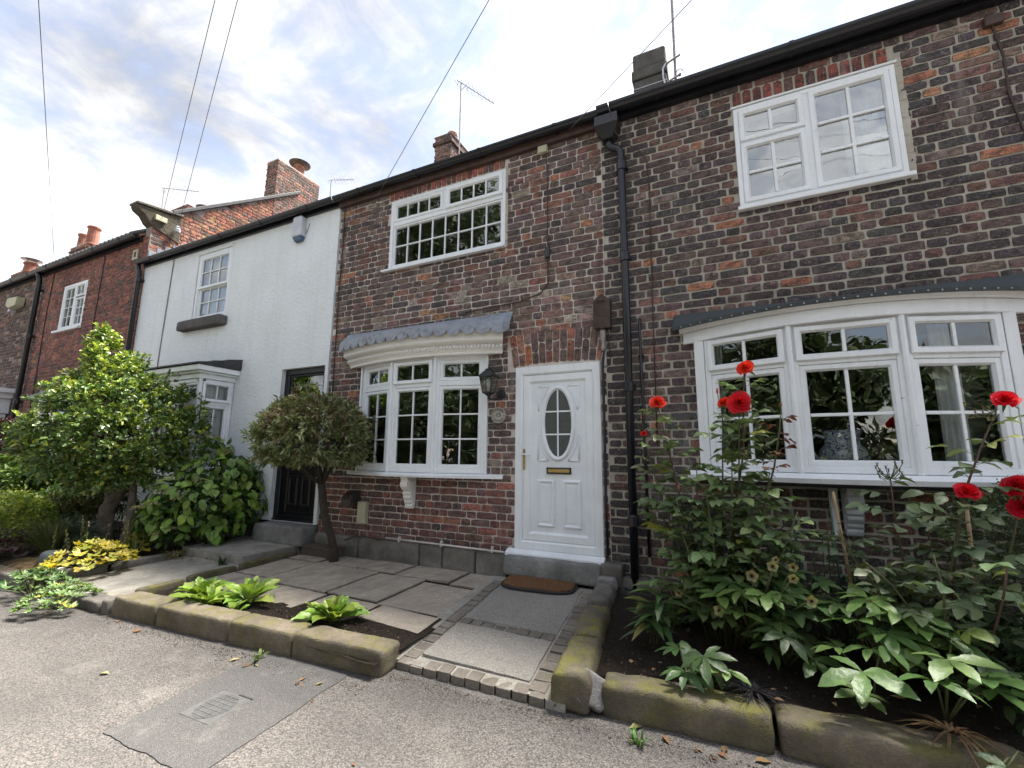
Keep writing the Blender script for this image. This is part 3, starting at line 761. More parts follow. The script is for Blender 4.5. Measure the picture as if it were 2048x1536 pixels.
MB().lathe([(.006, 0), (.006, .006)], F(-1.855, 1.24, .002), 10, (0, -1, 0)).build('key_barrel', PEWTER_D, hp)
# worn pale doorstep
stone_block('doorstep', H3, (-1.53, -.045, .265), (.95, .23, .185), STONE_STEP, seed=4, amp=.008, power=16)
stone_block('doorstep_flank', H3, (-.965, -.03, .26), (.20, .18, .22), STONE_DARK, seed=8, amp=.01, power=8)
# eaves
MB().box(-4.7, -.98, -.05, .008, 4.735, 4.85).build('fascia', FASCIA, H3)
gutter_run(H3, -4.72, -.98, 4.848, -.112, .058)
roof(H3, -4.70, -.985, 4.855)
hop = MB().loft([[(-1.0, -.02, 4.76), (-1.0, -.20, 4.74), (-.77, -.20, 4.74), (-.77, -.02, 4.76)], [(-1.005, -.02, 4.64), (-1.005, -.205, 4.63), (-.765, -.205, 4.63), (-.765, -.02, 4.64)], [(-.94, -.02, 4.51), (-.94, -.13, 4.51), (-.84, -.13, 4.51), (-.84, -.02, 4.51)]]).build('rain_hopper', BLACK, H3, bevel=.006)
dp = downpipe(H3, [(-.88, -.075, 4.53), (-.88, -.075, 4.47), (-.85, -.072, 4.43), (-.79, -.07, 4.40), (-.765, -.07, 4.36), (-.762, -.068, 3.0), (-.768, -.07, .12)], .036, sockets=[(-.763, -.07, 4.2), (-.763, -.07, 3.23), (-.765, -.07, 1.95), (-.766, -.07, .75)])
c3 = chimney(H3, -4.62, -4.25, 2.0, 2.58, 6.2, 7.25, PALSTACK, 77, MORTAR1)
pot(c3, -4.36, 2.2, 7.26, .17, .09)

# ------------------------------------------------------------------ the right-hand cottage
H4 = thing('brick_cottage', 'blackened brick cottage with wide curved white timber bay behind the roses', 'house', (1.0, 0, 0))
rng = random.Random(41)
UW4 = (.262, 1.448, 3.515, 4.508)
holes4 = [UW4, (-.12, 1.80, 1.2, 2.40)]
wall4 = wall_panel(FRONT, -.985, 3.6, .02, 4.95, holes4).build('wall', MORTAR4, H4)
ex4 = holes4+[(.25, 1.46, 4.5, 4.69)]
rc = []
for b in lay(-.98, 3.6, .22, 4.80, .0785, .236, .122, .0168, ex4, rng, jitter=.05):
    rc.append(b+(PALQUOIN,) if b[1] < -.62 else b)
x = .27
while x < 1.42:
    rc.append((x, x+.066, 4.528, 4.683, PALSOLDIER)); x += .083
put_bricks(wall4, FRONT, rc, PAL4, rng, keep=300)
shell(H4, -.985, 3.6, 4.9)
stone_block('base_stone', H4, (-.63, -.02, .14), (.55, .16, .25), STONE_DARK, seed=6, amp=.012, power=8)
u0, u1, v0, v1 = UW4
win = MB().ring(F, (u0, u1, v0, v1), [(0, -.1), (0, .012), (.004, .016), (.036, .016), (.042, .008), (.042, -.1)]).build('window', PAINT, H4)
um = u0+(u1-u0)*.475
MB().fbox(F, um-.022, um+.022, v0+.042, v1-.042, -.08, .012).build('mullion', PAINT, win, bevel=.003)
tz = v1-.36
MB().fbox(F, u0+.042, um-.022, tz-.014, tz+.014, -.08, .006).build('transom', PAINT, win, bevel=.003)
for rect, nx, ny in (((u0+.04, um-.02, tz+.012, v1-.038), 2, 1), ((u0+.04, um-.02, v0+.04, tz-.012), 2, 2), ((um+.02, u1-.04, v0+.04, v1-.038), 2, 3)):
    glazed(win, F, rect, nx, ny, .052, .026, .012, PAINT, GLASS_SKY, tilt=.004, front=.014)
MB().fbox(F, u0-.02, u1+.03, v0-.03, v0+.006, -.02, .05).build('sill', PAINT, win, bevel=.005)
MB().fbox(F, u0-.02, u1+.02, v1+.004, v1+.022, -.02, .028).build('drip_moulding', PAINT, win, bevel=.003)
mbf = MB()
for k in range(14):
    va = v0-.05+(v1-v0+.1)*k/14; mbf.fbox(F, u1+.004, u1+.045+.03*abs(noise.noise(Vector((k*.7, 3, 1)))), va, va+(v1-v0+.1)/14, -.014, .004+.003*(k % 2))
mbf.build('cement_fillet', MORTAR4, win)
curtain(win, F, u1-.34, u1-.05, v0+.06, v1-.06, -.16, NET, 5, .015)
# wide bay
BQ = [(-.19, -.055), (.50, -.285), (1.185, -.285), (1.875, -.055)]
bayF = []
for k in range(3):
    a = Vector(BQ[k]); b = Vector(BQ[k+1]); d = (b-a).normalized()
    if k == 0: a = a+d*.085
    if k == 2: b = b-d*.085
    bayF.append(light(H4, a, b, 1.20, 2.335, 2.025, PAINT, .046, bot=(2, 2), bw=.024, sf=.05, opener=True, split=.022))
for (px, py), s_ in ((BQ[0], 1), (BQ[3], -1)):
    d = (Vector(BQ[1])-Vector(BQ[0])).normalized() if s_ > 0 else (Vector(BQ[2])-Vector(BQ[3])).normalized()
    q = Vector((px, py))+d*.085
    MB().loft([[(px, py-.006, z), (q.x, q.y-.006, z), (q.x, q.y+.07, z), (px, .02, z)] for z in (1.19, 2.34)]).build('corner_post', PAINT, H4, bevel=.004)
for (px, py) in BQ[1:3]:
    MB().tube([(px, py-.002, 1.2), (px, py-.002, 2.335)], .022, 8).build('bay_post', PAINT, H4)
CX4, CH4, CS4 = .843, 1.12, .345
def bow(off, n=26, half=CH4, sag=CS4): return [(x, -d-off) for x, d in arc(CX4, half, sag, n)]
def bowbox(name, zs, offs, mat, half, sag=CS4, endy=.0, bevel=.0):
    L = []
    for z, o in zip(zs, offs): L.append([(x, y, z) for x, y in bow(o, 26, half, sag)]+[(CX4+half, endy, z), (CX4-half, endy, z)])
    return MB().loft(L).build(name, mat, H4, bevel=bevel)
bowbox('bay_fascia', (2.315, 2.32, 2.41, 2.415), (.0, .006, .006, .0), PAINT, CH4)
bowbox('bay_soffit', (2.416, 2.425, 2.47), (.01, .02, .045), PAINT, CH4+.03)
fl = []
for q in range(5):
    t = q/4; z = 2.462+(2.60-2.462)*t
    fl.append([(x, y*(1-t)-.004, z) for x, y in bow(.08*(1-t), 26, CH4+.09-.02*t)])
mb = MB(); mb.loft([[(x, y, 2.432) for x, y in bow(.078, 26, CH4+.09)]]+fl, False, False)
felt = mb.build('felt_roof', FELT, H4); s2 = felt.modifiers.new('thick', 'SOLIDIFY'); s2.thickness = .012
ends = MB()
for s_ in (0, -1):
    ends.add([tuple(L[s_]) for L in fl]+[(fl[0][s_][0], -.0, 2.43), (fl[0][s_][0], fl[0][s_][1], 2.43)], [(5, 4, 3, 2, 1, 0, 6)])
ends.build('felt_end', FELT, H4)
for x, y in bow(.083, 30, CH4+.085)[1:-1]:
    MB().lathe([(.0075, 0), (.006, .004), (.001, .007)], (x, y-.002, 2.447), 8, (0, -1, 0)).build('clout_nail', ZINC, felt)
sp = [(x, y) for x, y in bow(.05, 22, CH4+.02)]
MB().loft([[(x, y, 1.13) for x, y in sp]+[(CX4+CH4, 0, 1.13), (CX4-CH4, 0, 1.13)], [(x, y-.012, 1.165) for x, y in sp]+[(CX4+CH4, 0, 1.165), (CX4-CH4, 0, 1.165)], [(x, y*.9, 1.198) for x, y in sp]+[(CX4+CH4, 0, 1.198), (CX4-CH4, 0, 1.198)]]).build('bay_sill', PAINT, H4)
bowbox('bay_base', (1.10, 1.129), (-.03, -.01), SLATE, CH4-.06)
corbel(H4, .83, 1.10, .36, .19, .10, mat_plain('grey_white_paint', (.46, .48, .49), .6, .2, 9), 'corbel')
MB().box(.70, .755, -.03, .005, .72, 1.09).build('corbel_backing', PAINT, H4, bevel=.004)
# things just inside the bay
Fb = bayF[2][1]; curtain(bayF[2][0], Fb, .28, .46, 1.22, 2.33, -.16, NET, 4, .012)
MB().fbox(Fb, .44, .8, 1.2, 2.33, -.30, -.28).build('pale_wall', ROOMLIGHT, bayF[2][0])
curtain(bayF[0][0], bayF[0][1], .02, .10, 1.22, 2.3, -.14, NET, 3, .012)
MB().box(-.1, 1.8, -.17, .3, 1.155, 1.196).build('window_board', PAINT, H4)
MB().box(.10, .60, 3.30, 3.385, .16, 2.15).build('inner_door', ROOMLIGHT, H4, bevel=.01)
# eaves
MB().box(-.98, 3.6, -.06, .008, 4.76, 4.86).build('fascia', BLACK, H4)
gutter_run(H4, -.98, 3.6, 4.862, -.125, .075, brk=1.05)
roof(H4, -.985, 3.6, 4.865)
c4 = MB().box(-.92, -.44, 2.0, 2.45, 6.2, 7.02).build('chimney', RENDERGREY, H4, bevel=.03, seg=2)
MB().box(-.945, -.425, 1.98, 2.47, 7.022, 7.19).build('chimney_band', RENDERGREY, c4, bevel=.02, seg=2)
MB().box(-.925, -.44, 2.0, 2.45, 7.192, 7.49).build('chimney_top', RENDERGREY, c4, bevel=.035, seg=2)
MB().box(-.925, -.435, 1.992, 2.458, 6.86, 6.875).build('strap', ZINC, c4)

# ------------------------------------------------------------------ white rendered cottage
H2 = thing('rendered_cottage', 'white roughcast cottage with black front door and grey stone window sill', 'house', (-7.2, 0, 0))
UW2 = (-7.985, -7.08, 3.49, 4.672); DR2 = (-5.605, -4.765, .42, 2.492)
HO2 = [UW2, DR2, (-8.3, -6.66, 1.15, 2.36)]
w2_ = wall_panel(FRONT, -9.70, -4.705, .43, 4.82, HO2, recess=-.004).build('wall', ROUGHCAST, H2)
def roughcast(x0, x1, z0, z1, holes, cell=.0155):
    """thrown render: a skin of real lumps over the wall"""
    xs = sorted({x0, x1, *[q for h in holes for q in h[:2] if x0 < q < x1]}); zs = sorted({z0, z1, *[q for h in holes for q in h[2:] if z0 < q < z1]})
    def fine(v):
        out = []
        for a, b in zip(v, v[1:]):
            n = max(1, round((b-a)/cell)); out += [a+(b-a)*k/n for k in range(n)]
        return out+[v[-1]]
    X, Z = fine(xs), fine(zs); nx = len(X); vs = []; fs = []
    for z in Z:
        for x in X:
            p = Vector((x*26, 0, z*32)); h = .0045*noise.noise(p)+.0035*noise.noise(p*2.3+Vector((3, 7, 1)))+.004*noise.noise(Vector((x*1.7, 2, z*1.7)))
            vs.append((x, -.0125-max(-.004, h), z))
    for j in range(len(Z)-1):
        for i in range(nx-1):
            cx, cz = (X[i]+X[i+1])/2, (Z[j]+Z[j+1])/2
            if not any(h[0] < cx < h[1] and h[2] < cz < h[3] for h in holes): fs.append((j*nx+i, j*nx+i+1, (j+1)*nx+i+1, (j+1)*nx+i))
    MB().add(vs, fs).build('roughcast_skin', ROUGHCAST, w2_, smooth=True)
roughcast(-9.70, -4.705, .43, 4.80, HO2)
MB().box(-9.70, -5.61, -.022, .2, .0, .425).build('plinth', BLACKGLOSS, H2)
shell(H2, -9.70, -4.705, 4.8)
u0, u1, v0, v1 = UW2
win = MB().ring(F, UW2, [(0, -.09), (0, .0), (.006, .006), (.05, .006), (.056, -.004), (.056, -.09)]).build('window', UPVC, H2)
vm = (v0+v1)/2-.02
glazed(win, F, (u0+.05, u1-.05, vm-.01, v1-.05), 3, 2, .055, .018, -.006, UPVC)
glazed(win, F, (u0+.05, u1-.05, v0+.05, vm+.02), 3, 2, .05, .018, -.035, UPVC)
curtain(win, F, u0+.05, u1-.05, v0+.05, v1-.05, -.085, NET, 11, .012)
MB().fbox(F, u0-.03, u1+.03, v1, v1+.05, -.01, .03).build('drip', ROUGHCAST, win, bevel=.01)
stone_block('window_sill', H2, (-7.605, -.05, 3.40), (1.20, .16, .165), mat_stone('grey_sill_stone', (.17, .16, .16), 0, dirt=.35, seed=6), seed=2, amp=.006, power=12)
# square bay
bx0, bx1, by = -8.42, -6.64, -.5
for k in range(3):
    light(H2, (bx0+(bx1-bx0)*k/3, by), (bx0+(bx1-bx0)*(k+1)/3, by), 1.02, 2.36, 2.02, UPVC, .05, bot=(2, 2))
wl = light(H2, (bx1, by), (bx1, -.02), 1.02, 2.36, 2.02, UPVC, .05, bot=(2, 2), opener=True)
curtain(wl[0], wl[1], .05, .46, 1.04, 2.33, -.12, NET, 5, .012)
curtain(wl[0], FRONT, bx0+.1, bx1-.1, 1.04, 2.33, .38, NET, 16, .014)
MB().box(bx1-.03, bx1+.012, by-.012, by+.03, 1.02, 2.361).build('corner_post', UPVC, H2, bevel=.004)
MB().box(bx0, bx1-.005, by+.005, -.0, .3, 1.0).build('bay_wall', ROUGHCAST, H2)
MB().box(bx0-.05, bx1+.05, by-.05, -.013, .985, 1.018).build('bay_sill', UPVC, H2, bevel=.006)
MB().box(bx0-.02, bx1+.02, by-.02, -.013, 2.362, 2.43).build('bay_frieze', UPVC, H2, bevel=.004)
MB().box(bx0-.07, bx1+.07, by-.07, -.013, 2.432, 2.46).box(bx0-.11, bx1+.11, by-.11, -.013, 2.461, 2.54).build('bay_cornice', UPVC, H2, bevel=.008)
for k in range(3):
    q0, q1 = k/3, (k+1.15)/3
    ya, yb = (by-.13)*(1-q0)-.012, (by-.13)*(1-min(1, q1))-.012; za, zb = 2.545+.16*q0, 2.545+.16*min(1, q1)
    MB().add([(bx0-.13, ya, za+.02), (bx1+.13, ya, za+.02), (bx1+.13, yb, zb+.004), (bx0-.13, yb, zb+.004), (bx0-.13, ya, za), (bx1+.13, ya, za), (bx1+.13, yb, zb-.02), (bx0-.13, yb, zb-.02)],
             [(0, 1, 2, 3), (7, 6, 5, 4), (0, 4, 5, 1), (1, 5, 6, 2), (2, 6, 7, 3), (3, 7, 4, 0)]).build('bay_slate', SLATE, H2)
for xx in (bx0-.128, bx1+.128): MB().add([(xx, by-.12, 2.543), (xx, -.013, 2.543), (xx, -.013, 2.70)], [(0, 1, 2)]).build('bay_roof_cheek', SLATE, H2)
# black door
u0, u1, v0, v1 = DR2
d2 = MB().ring(F, DR2, [(0, -.12), (0, -.05), (.008, -.045), (.075, -.045), (.085, -.06), (.085, -.12)]).build('front_door', BLACKGLOSS, H2)
MB().fbox(F, u0+.085, u1-.085, 2.02, 2.075, -.12, -.055).build('transom', BLACKGLOSS, d2, bevel=.005)
MB().ring(F, (u0+.085, u1-.085, 2.075, v1-.085), [(0, -.11), (0, -.07), (.02, -.07), (.03, -.085)]).build('fanlight_frame', BLACKGLOSS, d2)
MB().fbox(F, u0+.11, u1-.11, 2.1, v1-.11, -.094, -.09).build('pane', GLASS, d2)
uc = (u0+u1)/2; vc = (2.1+v1-.11)/2; mb = MB()
for du in (-.18, 0, .18):
    s_ = .075 if du == 0 else .055
    pp = [F(uc+du+a*s_*.55, vc+b*s_, -.087) for a, b in ((0, 1), (1, 0), (0, -1), (-1, 0), (0, 1))]; mb.tube(pp, .004, 5)
mb.tube([F(u0+.12, vc, -.087), F(u1-.12, vc, -.087)], .003, 5); mb.build('leaded_diamonds', PEWTER, d2)
MB().fbox(F, u0+.085, u1-.085, .47, 2.02, -.115, -.10).build('door_panel', BLACKGLOSS, d2)
MB().ring(F, (u0+.085, u1-.085, .45, 2.02), [(0, -.1), (0, -.082), (.09, -.082), (.10, -.095)]).build('leaf_frame', BLACKGLOSS, d2)
for a, b in ((u0+.20, uc-.025), (uc+.025, u1-.20)):
    for c, d in ((.62, 1.02), (1.16, 1.88)):
        MB().ring(F, (a, b, c, d), [(0, -.1), (.004, -.088), (.02, -.082), (.035, -.098), (.05, -.09)]).build('raised_panel', BLACKGLOSS, d2)
MB().fbox(F, u0, u1, .42, .452, -.12, -.03).build('threshold', BLACKGLOSS, d2, bevel=.004)
stone_block('doorstep', H2, (-5.19, -.07, .30), (.93, .28, .24), STONE_STEP, seed=12, amp=.008, power=14)
# eaves
MB().box(-9.71, -4.71, -.05, -.013, 4.76, 4.85).build('fascia', BLACK, H2)
gutter_run(H2, -9.78, -4.73, 4.85, -.118, .058)
roof(H2, -9.72, -4.705, 4.855)
downpipe(H2, [(-9.73, -.115, 4.80), (-9.73, -.11, 4.72), (-9.725, -.085, 4.64), (-9.72, -.085, .3)], .038, sockets=[(-9.72, -.085, 4.5), (-9.72, -.085, 3.1), (-9.72, -.085, 1.6)])

# ------------------------------------------------------------------ tall red brick house with the raised gable
H1 = thing('brick_house', 'taller red brick house whose raised gable and stack stand above the white cottage', 'house', (-11.9, 0, 0))
rng = random.Random(61)
UW1 = (-13.0, -11.96, 3.90, 4.93)
wall1 = wall_panel(FRONT, -14.08, -9.755, .0, 5.46, [UW1, (-13.2, -11.0, 1.0, 2.35)]).build('wall', MORTAR1, H1)
put_bricks(wall1, FRONT, lay(-14.07, -9.76, .3, 5.44, .0785, .232, .12, .010, [UW1, (-13.2, -11.0, 1.0, 2.35)], rng, jitter=.05), PALRED, rng, keep=300)
shell(H1, -14.08, -9.755, 5.55)
u0, u1, v0, v1 = UW1
win = MB().ring(F, UW1, [(0, -.09), (0, -.006), (.006, .0), (.05, .0), (.056, -.01), (.056, -.09)]).build('window', UPVC, H1)
um = u0+.56
MB().fbox(F, um-.03, um+.03, v0+.056, v1-.056, -.08, -.004).build('mullion', UPVC, win, bevel=.004)
glazed(win, F, (u0+.05, um-.03, v0+.05, v1-.05), 2, 4, .045, .016, -.02, UPVC)
glazed(win, F, (um+.03, u1-.05, v1-.33, v1-.05), 2, 1, .045, .016, .0, UPVC)
glazed(win, F, (um+.03, u1-.05, v0+.05, v1-.35), 2, 3, .045, .016, -.02, UPVC)
MB().fbox(F, u0-.1, u1+.03, v0-.045, v0+.004, -.02, .06).build('sill', UPVC, win, bevel=.005)
for k in range(3):
    light(H1, [(-13.2, -.02), (-12.5, -.25), (-11.7, -.25), (-11.0, -.02)][k], [(-13.2, -.02), (-12.5, -.25), (-11.7, -.25), (-11.0, -.02)][k+1], 1.05, 2.36, 2.0, UPVC, .05, bot=(2, 3))
MB().loft([[(-13.4, 0, 2.36), (-12.55, -.38, 2.36), (-11.65, -.38, 2.36), (-10.8, 0, 2.36)], [(-13.4, 0, 2.42), (-12.55, -.38, 2.42), (-11.65, -.38, 2.42), (-10.8, 0, 2.42)], [(-13.3, 0, 2.62), (-12.5, -.05, 2.62), (-11.7, -.05, 2.62), (-10.9, 0, 2.62)]]).build('lead_bay_roof', LEAD, H1)
# gable above the white roof
SL = .742
def gz(y): return 5.80+(y-.0)*SL
FG = Fr((-9.755, 0, 0), (0, 1, 0))
gp = MB().prism(Fr((-9.766, 0, 0), (0, 1, 0)), [(.02, 4.85), (6.0, 4.85), (6.0, 5.8), (3.1, gz(3.1)), (.02, gz(.02))], -.2, 0).build('gable', MORTAR1, H1)
put_bricks(gp, FG, lay(.02, 3.4, 4.9, 8.3, .078, .225, .11, .013, [], rng, top=lambda y: gz(y)-.02), PALGABLE, rng, keep=300)
MB().prism(Fr((-9.74, 0, 0), (0, 1, 0)), [(.3, gz(.3)), (3.1, gz(3.1)), (3.1, gz(3.1)+.09), (.3, gz(.3)+.09)], -.32, .045).build('coping', SLATE, H1, bevel=.01)
sk = MB().prism(Fr((-9.735, 0, 0), (0, 1, 0)), [(-.27, 5.92), (-.24, 5.87), (-.13, 5.81), (-.05, 5.69), (.06, 5.62), (.5, 5.48), (.5, 6.06), (.30, 6.01), (-.27, 5.97)], -.24, .0).build('kneeler', mat_stone('brown_kneeler_stone', (.15, .13, .10), .3, dirt=.5, seed=11), H1, bevel=.012)
MB().prism(Fr((-9.725, 0, 0), (0, 1, 0)), [(-.29, 5.96), (.5, 6.07), (.5, 6.12), (-.29, 6.01)], -.27, .025).build('kneeler_cap', STONE_DARK, sk, bevel=.01)
fl_ = MB()
for k in range(7):
    y = .02+k*.13; z = 4.93+(y+.07)*.72; fl_.fbox(FG, y, y+.135, z, z+.16, -.005, .008+.002*(k % 2))
fl_.build('step_flashing', LEAD, H1)
roof(H1, -14.1, -9.95, 5.47, SL, 3.1, TERRA)
for k in range(26):
    x = -14.05+k*.16
    MB().lathe([(.055, -.12), (.06, .0), (.06, .32)], (x, -.07, 5.52), 8, (0, 1, SL)).build('pantile', SLATE, H1)
MB().box(-14.08, -9.98, -.05, .008, 5.36, 5.45).build('fascia', BLACK, H1)
gutter_run(H1, -14.1, -9.95, 5.46, -.13, .07)
downpipe(H1, [(-14.1, -.13, 5.40), (-14.1, -.11, 5.32), (-14.1, -.085, 5.24), (-14.1, -.085, .2)], .05, sockets=[(-14.1, -.085, 5.0), (-14.1, -.085, 3.9), (-14.1, -.085, 2.4)])
MB().tube([(-13.62, -.012, 5.35), (-13.66, -.012, 4.4), (-13.6, -.012, 3.0), (-13.62, -.012, 1.0)], .011, 6).build('thin_cable', BROWNWIRE, H1)
MB().tube([(-11.4, -.012, 5.35), (-11.36, -.012, 5.3), (-11.38, -.012, 4.2), (-11.4, -.012, 2.6)], .009, 6).build('thin_cable', BROWNWIRE, H1)
c1 = chimney(H1, -10.17, -9.745, 2.42, 3.69, 6.9, 8.72, PALSTACK, 88, MORTAR3, caps=0)
pot(c1, -9.95, 3.18, 8.73, .3, .13, TERRA, 0); MB().lathe([(.13, .28), (.26, .33), (.27, .35), (.12, .39), (.01, .40)], (-9.95, 3.18, 8.73), 18).build('dish_cowl', RUST, c1)
c1b = chimney(H1, -14.1, -13.3, 2.3, 2.85, 7.0, 8.25, PALSTACK, 90, MORTAR1, keep=60)
pot(c1b, -12.85, 2.5, 7.75, .28, .13, GREYMETAL, 2)

# ------------------------------------------------------------------ farther houses down the row
H0 = thing('brick_house', 'dark brown brick house at the far end, white door surround, outermost of the row', 'house', (-18, 0, 0))
rng = random.Random(71)
wall0 = wall_panel(FRONT, -24.0, -14.09, .0, 5.46, []).build('wall', MORTAR1, H0)
put_bricks(wall0, FRONT, lay(-19.5, -14.1, .3, 5.44, .0785, .23, .12, .012, [], rng, jitter=.12), PALDARK, rng, keep=60)
MB().box(-24, -14.1, .3, 6, .0, 5.42).build('interior', ROOM, H0)
MB().box(-24.08, -14.12, -.05, .008, 5.36, 5.45).build('fascia', BLACK, H0)
gutter_run(H0, -24.1, -14.1, 5.46, -.13, .07)
roof(H0, -24.1, -14.1, 5.47, SL, 3.1, TERRA)
pr = MB().box(-17.3, -14.5, -.62, -.0, 2.62, 2.72).box(-17.2, -14.6, -.54, -.0, 2.50, 2.619).box(-17.1, -14.7, -.46, -.0, 2.16, 2.499).build('bay_cornice', UPVC, H0, bevel=.01)
for xx in (-14.95, -16.05, -17.1): MB().box(xx, xx+.2, -.44, -.25, .6, 2.159).build('pilaster', UPVC, pr, bevel=.01)
MB().box(-17.0, -14.8, -.3, -.005, .1, .95).build('bay_wall', UPVC, H0)
for a in (-16.85, -15.85):
    light(H0, (a, -.34), (a+.9, -.34), .95, 2.15, 1.8, UPVC, .06, bot=(2, 2))
light(H0, (-14.74, -.30), (-14.74, -.03), .95, 2.15, 1.8, UPVC, .05, bot=(1, 2), top=(1, 1))
c0 = chimney(H0, -22.1, -20.9, 2.9, 3.5, 7.7, 8.95, PALSTACK, 91, MORTAR3, caps=1, keep=30); pot(c0, -20.98, 3.1, 8.95, .75, .19)
pot(c0, -21.7, 3.1, 8.95, .6, .17)
c00 = chimney(H0, -23.9, -22.9, 2.0, 2.6, 7.0, 7.85, PALSTACK, 92, MORTAR3, caps=1, keep=30); pot(c00, -22.95, 2.2, 7.86, .4, .19, TERRA, 1)

# ------------------------------------------------------------------ small things on the walls
ab = thing('alarm_box', 'faded white alarm box with blue base high on the white roughcast wall', 'alarm box', (-5.47, -.02, 4.5))
MB().prism(Fr((-5.47, -.013, 0), (1, 0, 0)), [(-.10, 4.46), (.10, 4.46), (.10, 4.74), (.07, 4.77), (-.07, 4.77), (-.10, 4.74)], 0, .085).build('cover', GREYWHITE, ab, bevel=.012, seg=2)
MB().loft([[(-5.565, -.013, 4.458), (-5.375, -.013, 4.458), (-5.375, -.093, 4.458), (-5.565, -.093, 4.458)], [(-5.54, -.02, 4.39), (-5.40, -.02, 4.39), (-5.40, -.07, 4.39), (-5.54, -.07, 4.39)]]).build('base', BLUEPL, ab, bevel=.006)
MB().tube([(-5.37, -.02, 4.5), (-5.33, -.02, 4.56), (-5.30, -.015, 4.66)], .004, 5).build('cable', WIRE, ab)
a0 = thing('alarm_box', 'boxy off-white alarm box on the far dark brick wall', 'alarm box', (-15.25, 0, 4.8))
MB().prism(Fr((0, -.005, 0), (1, 0, 0)), [(-15.55, 4.80), (-15.35, 4.72), (-14.98, 4.74), (-14.95, 4.95), (-15.5, 4.98)], 0, .16).build('cover', CREAMBOX, a0, bevel=.012)
MB().box(-15.5, -15.4, -.12, -.0, 4.66, 4.715).build('base', GREYWHITE, a0)
vt = thing('wall_vent', 'small cream framed vent high on the red brick wall', 'vent', (-10.15, 0, 5.1))
MB().ring(FRONT, (-10.24, -10.07, 5.02, 5.22), [(0, 0), (0, .02), (.04, .02), (.04, -.0)]).build('frame', CREAMBOX, vt)
MB().fbox(FRONT, -10.20, -10.11, 5.06, 5.18, -.002, .008).build('grille', IRON, vt)
# wall lantern
ln = thing('wall_lantern', 'black four-sided carriage lantern on the bricks beside the front door', 'lantern', (-2.13, -.02, 1.96))
LX, LY = -2.19, -.165
MB().lathe([(.055, 0), (.055, .012), (.045, .024), (.02, .03)], (-2.125, 0, 1.955), 16, (0, -1, 0)).build('wall_plate', IRON, ln)
MB().tube([(-2.125, -.02, 1.95), (-2.13, -.07, 1.90), (-2.16, -.13, 1.885), (LX, LY, 1.90), (LX, LY, 1.94)], .012, 8).build('arm', IRON, ln, smooth=True)
def sq(h, z): return [(LX-h, LY-h, z), (LX+h, LY-h, z), (LX+h, LY+h, z), (LX-h, LY+h, z)]
MB().loft([sq(.018, 1.925), sq(.03, 1.94), sq(.05, 1.95), sq(.05, 1.962)]).build('base', IRON, ln)
MB().loft([sq(.072, 2.118), sq(.082, 2.122), sq(.078, 2.135), sq(.05, 2.17), sq(.028, 2.195), sq(.03, 2.205), sq(.012, 2.215)]).build('roof', IRON, ln)
MB().lathe([(.006, 0), (.012, .012), (.005, .024), (.008, .035), (.001, .055)], (LX, LY, 2.214), 8).build('finial', IRON, ln)
for sx, sy in ((-1, -1), (1, -1), (1, 1), (-1, 1)):
    MB().tube([(LX+sx*.046, LY+sy*.046, 1.96), (LX+sx*.07, LY+sy*.07, 2.12)], .0055, 6).build('corner_bar', IRON, ln)
for k in range(4):
    a, b = sq(.045, 1.963), sq(.069, 2.117)
    MB().add([a[k], a[(k+1) % 4], b[(k+1) % 4], b[k]], [(0, 1, 2, 3)]).build('pane', GLASS, ln)
MB().lathe([(.012, 0), (.014, .04), (.02, .06), (.022, .09), (.012, .115), (.002, .12)], (LX, LY, 1.965), 12).build('bulb', PAINT, ln, smooth=True)
# number plaque
PLQ = Vector((-2.147, 0, 1.732))
pq = thing('number_plaque', 'round grey metal plaque numbered 13 beneath the lantern', 'plaque', tuple(PLQ))
MB().lathe([(.087, 0), (.087, .018), (.083, .023), (.079, .022), (.076, .016), (.001, .016)], PLQ, 40, (0, -1, 0)).build('disc', PEWTER, pq)
def letters(parts, name, mat, parent, th=.003):
    mb = MB()
    for s_, size, M in parts:
        cu = bpy.data.curves.new('t', 'FONT'); cu.body = s_; cu.size = size; cu.align_x = 'CENTER'; cu.align_y = 'CENTER'; cu.extrude = th; cu.resolution_u = 3
        ob = bpy.data.objects.new('t', cu); COL.objects.link(ob)
        dg = bpy.context.evaluated_depsgraph_get(); me = bpy.data.meshes.new_from_object(ob.evaluated_get(dg))
        mb.add([tuple(M @ v.co) for v in me.vertices], [tuple(p.vertices) for p in me.polygons])
        bpy.data.objects.remove(ob); bpy.data.curves.remove(cu); bpy.data.meshes.remove(me)
    return mb.build(name, mat, parent)
def onface(u, v, rot=0.0, w=.017, c=PLQ):
    return Matrix.Translation((c.x+u, c.y-w, c.z+v)) @ Matrix.Rotation(PI/2, 4, 'X') @ Matrix.Rotation(rot, 4, 'Z')
letters([('13', .062, onface(0, .002))], 'number', PEWTER_D, pq)
ar = []
for k, ch in enumerate('MULBERRY'):
    a = math.radians(150-k*120/7); ar.append((ch, .022, onface(.062*math.cos(a), .062*math.sin(a), a-PI/2)))
for k, ch in enumerate('COTTAGE'):
    a = math.radians(218+k*104/6); ar.append((ch, .022, onface(.062*math.cos(a), .062*math.sin(a), a+PI/2)))
letters(ar, 'lettering', PEWTER_D, pq)
for s_ in (-1, 1): MB().lathe([(.006, 0), (.004, .004), (.001, .005)], PLQ+Vector((s_*.064, -.016, -.006)), 8, (0, -1, 0)).build('stud', PEWTER_D, pq)
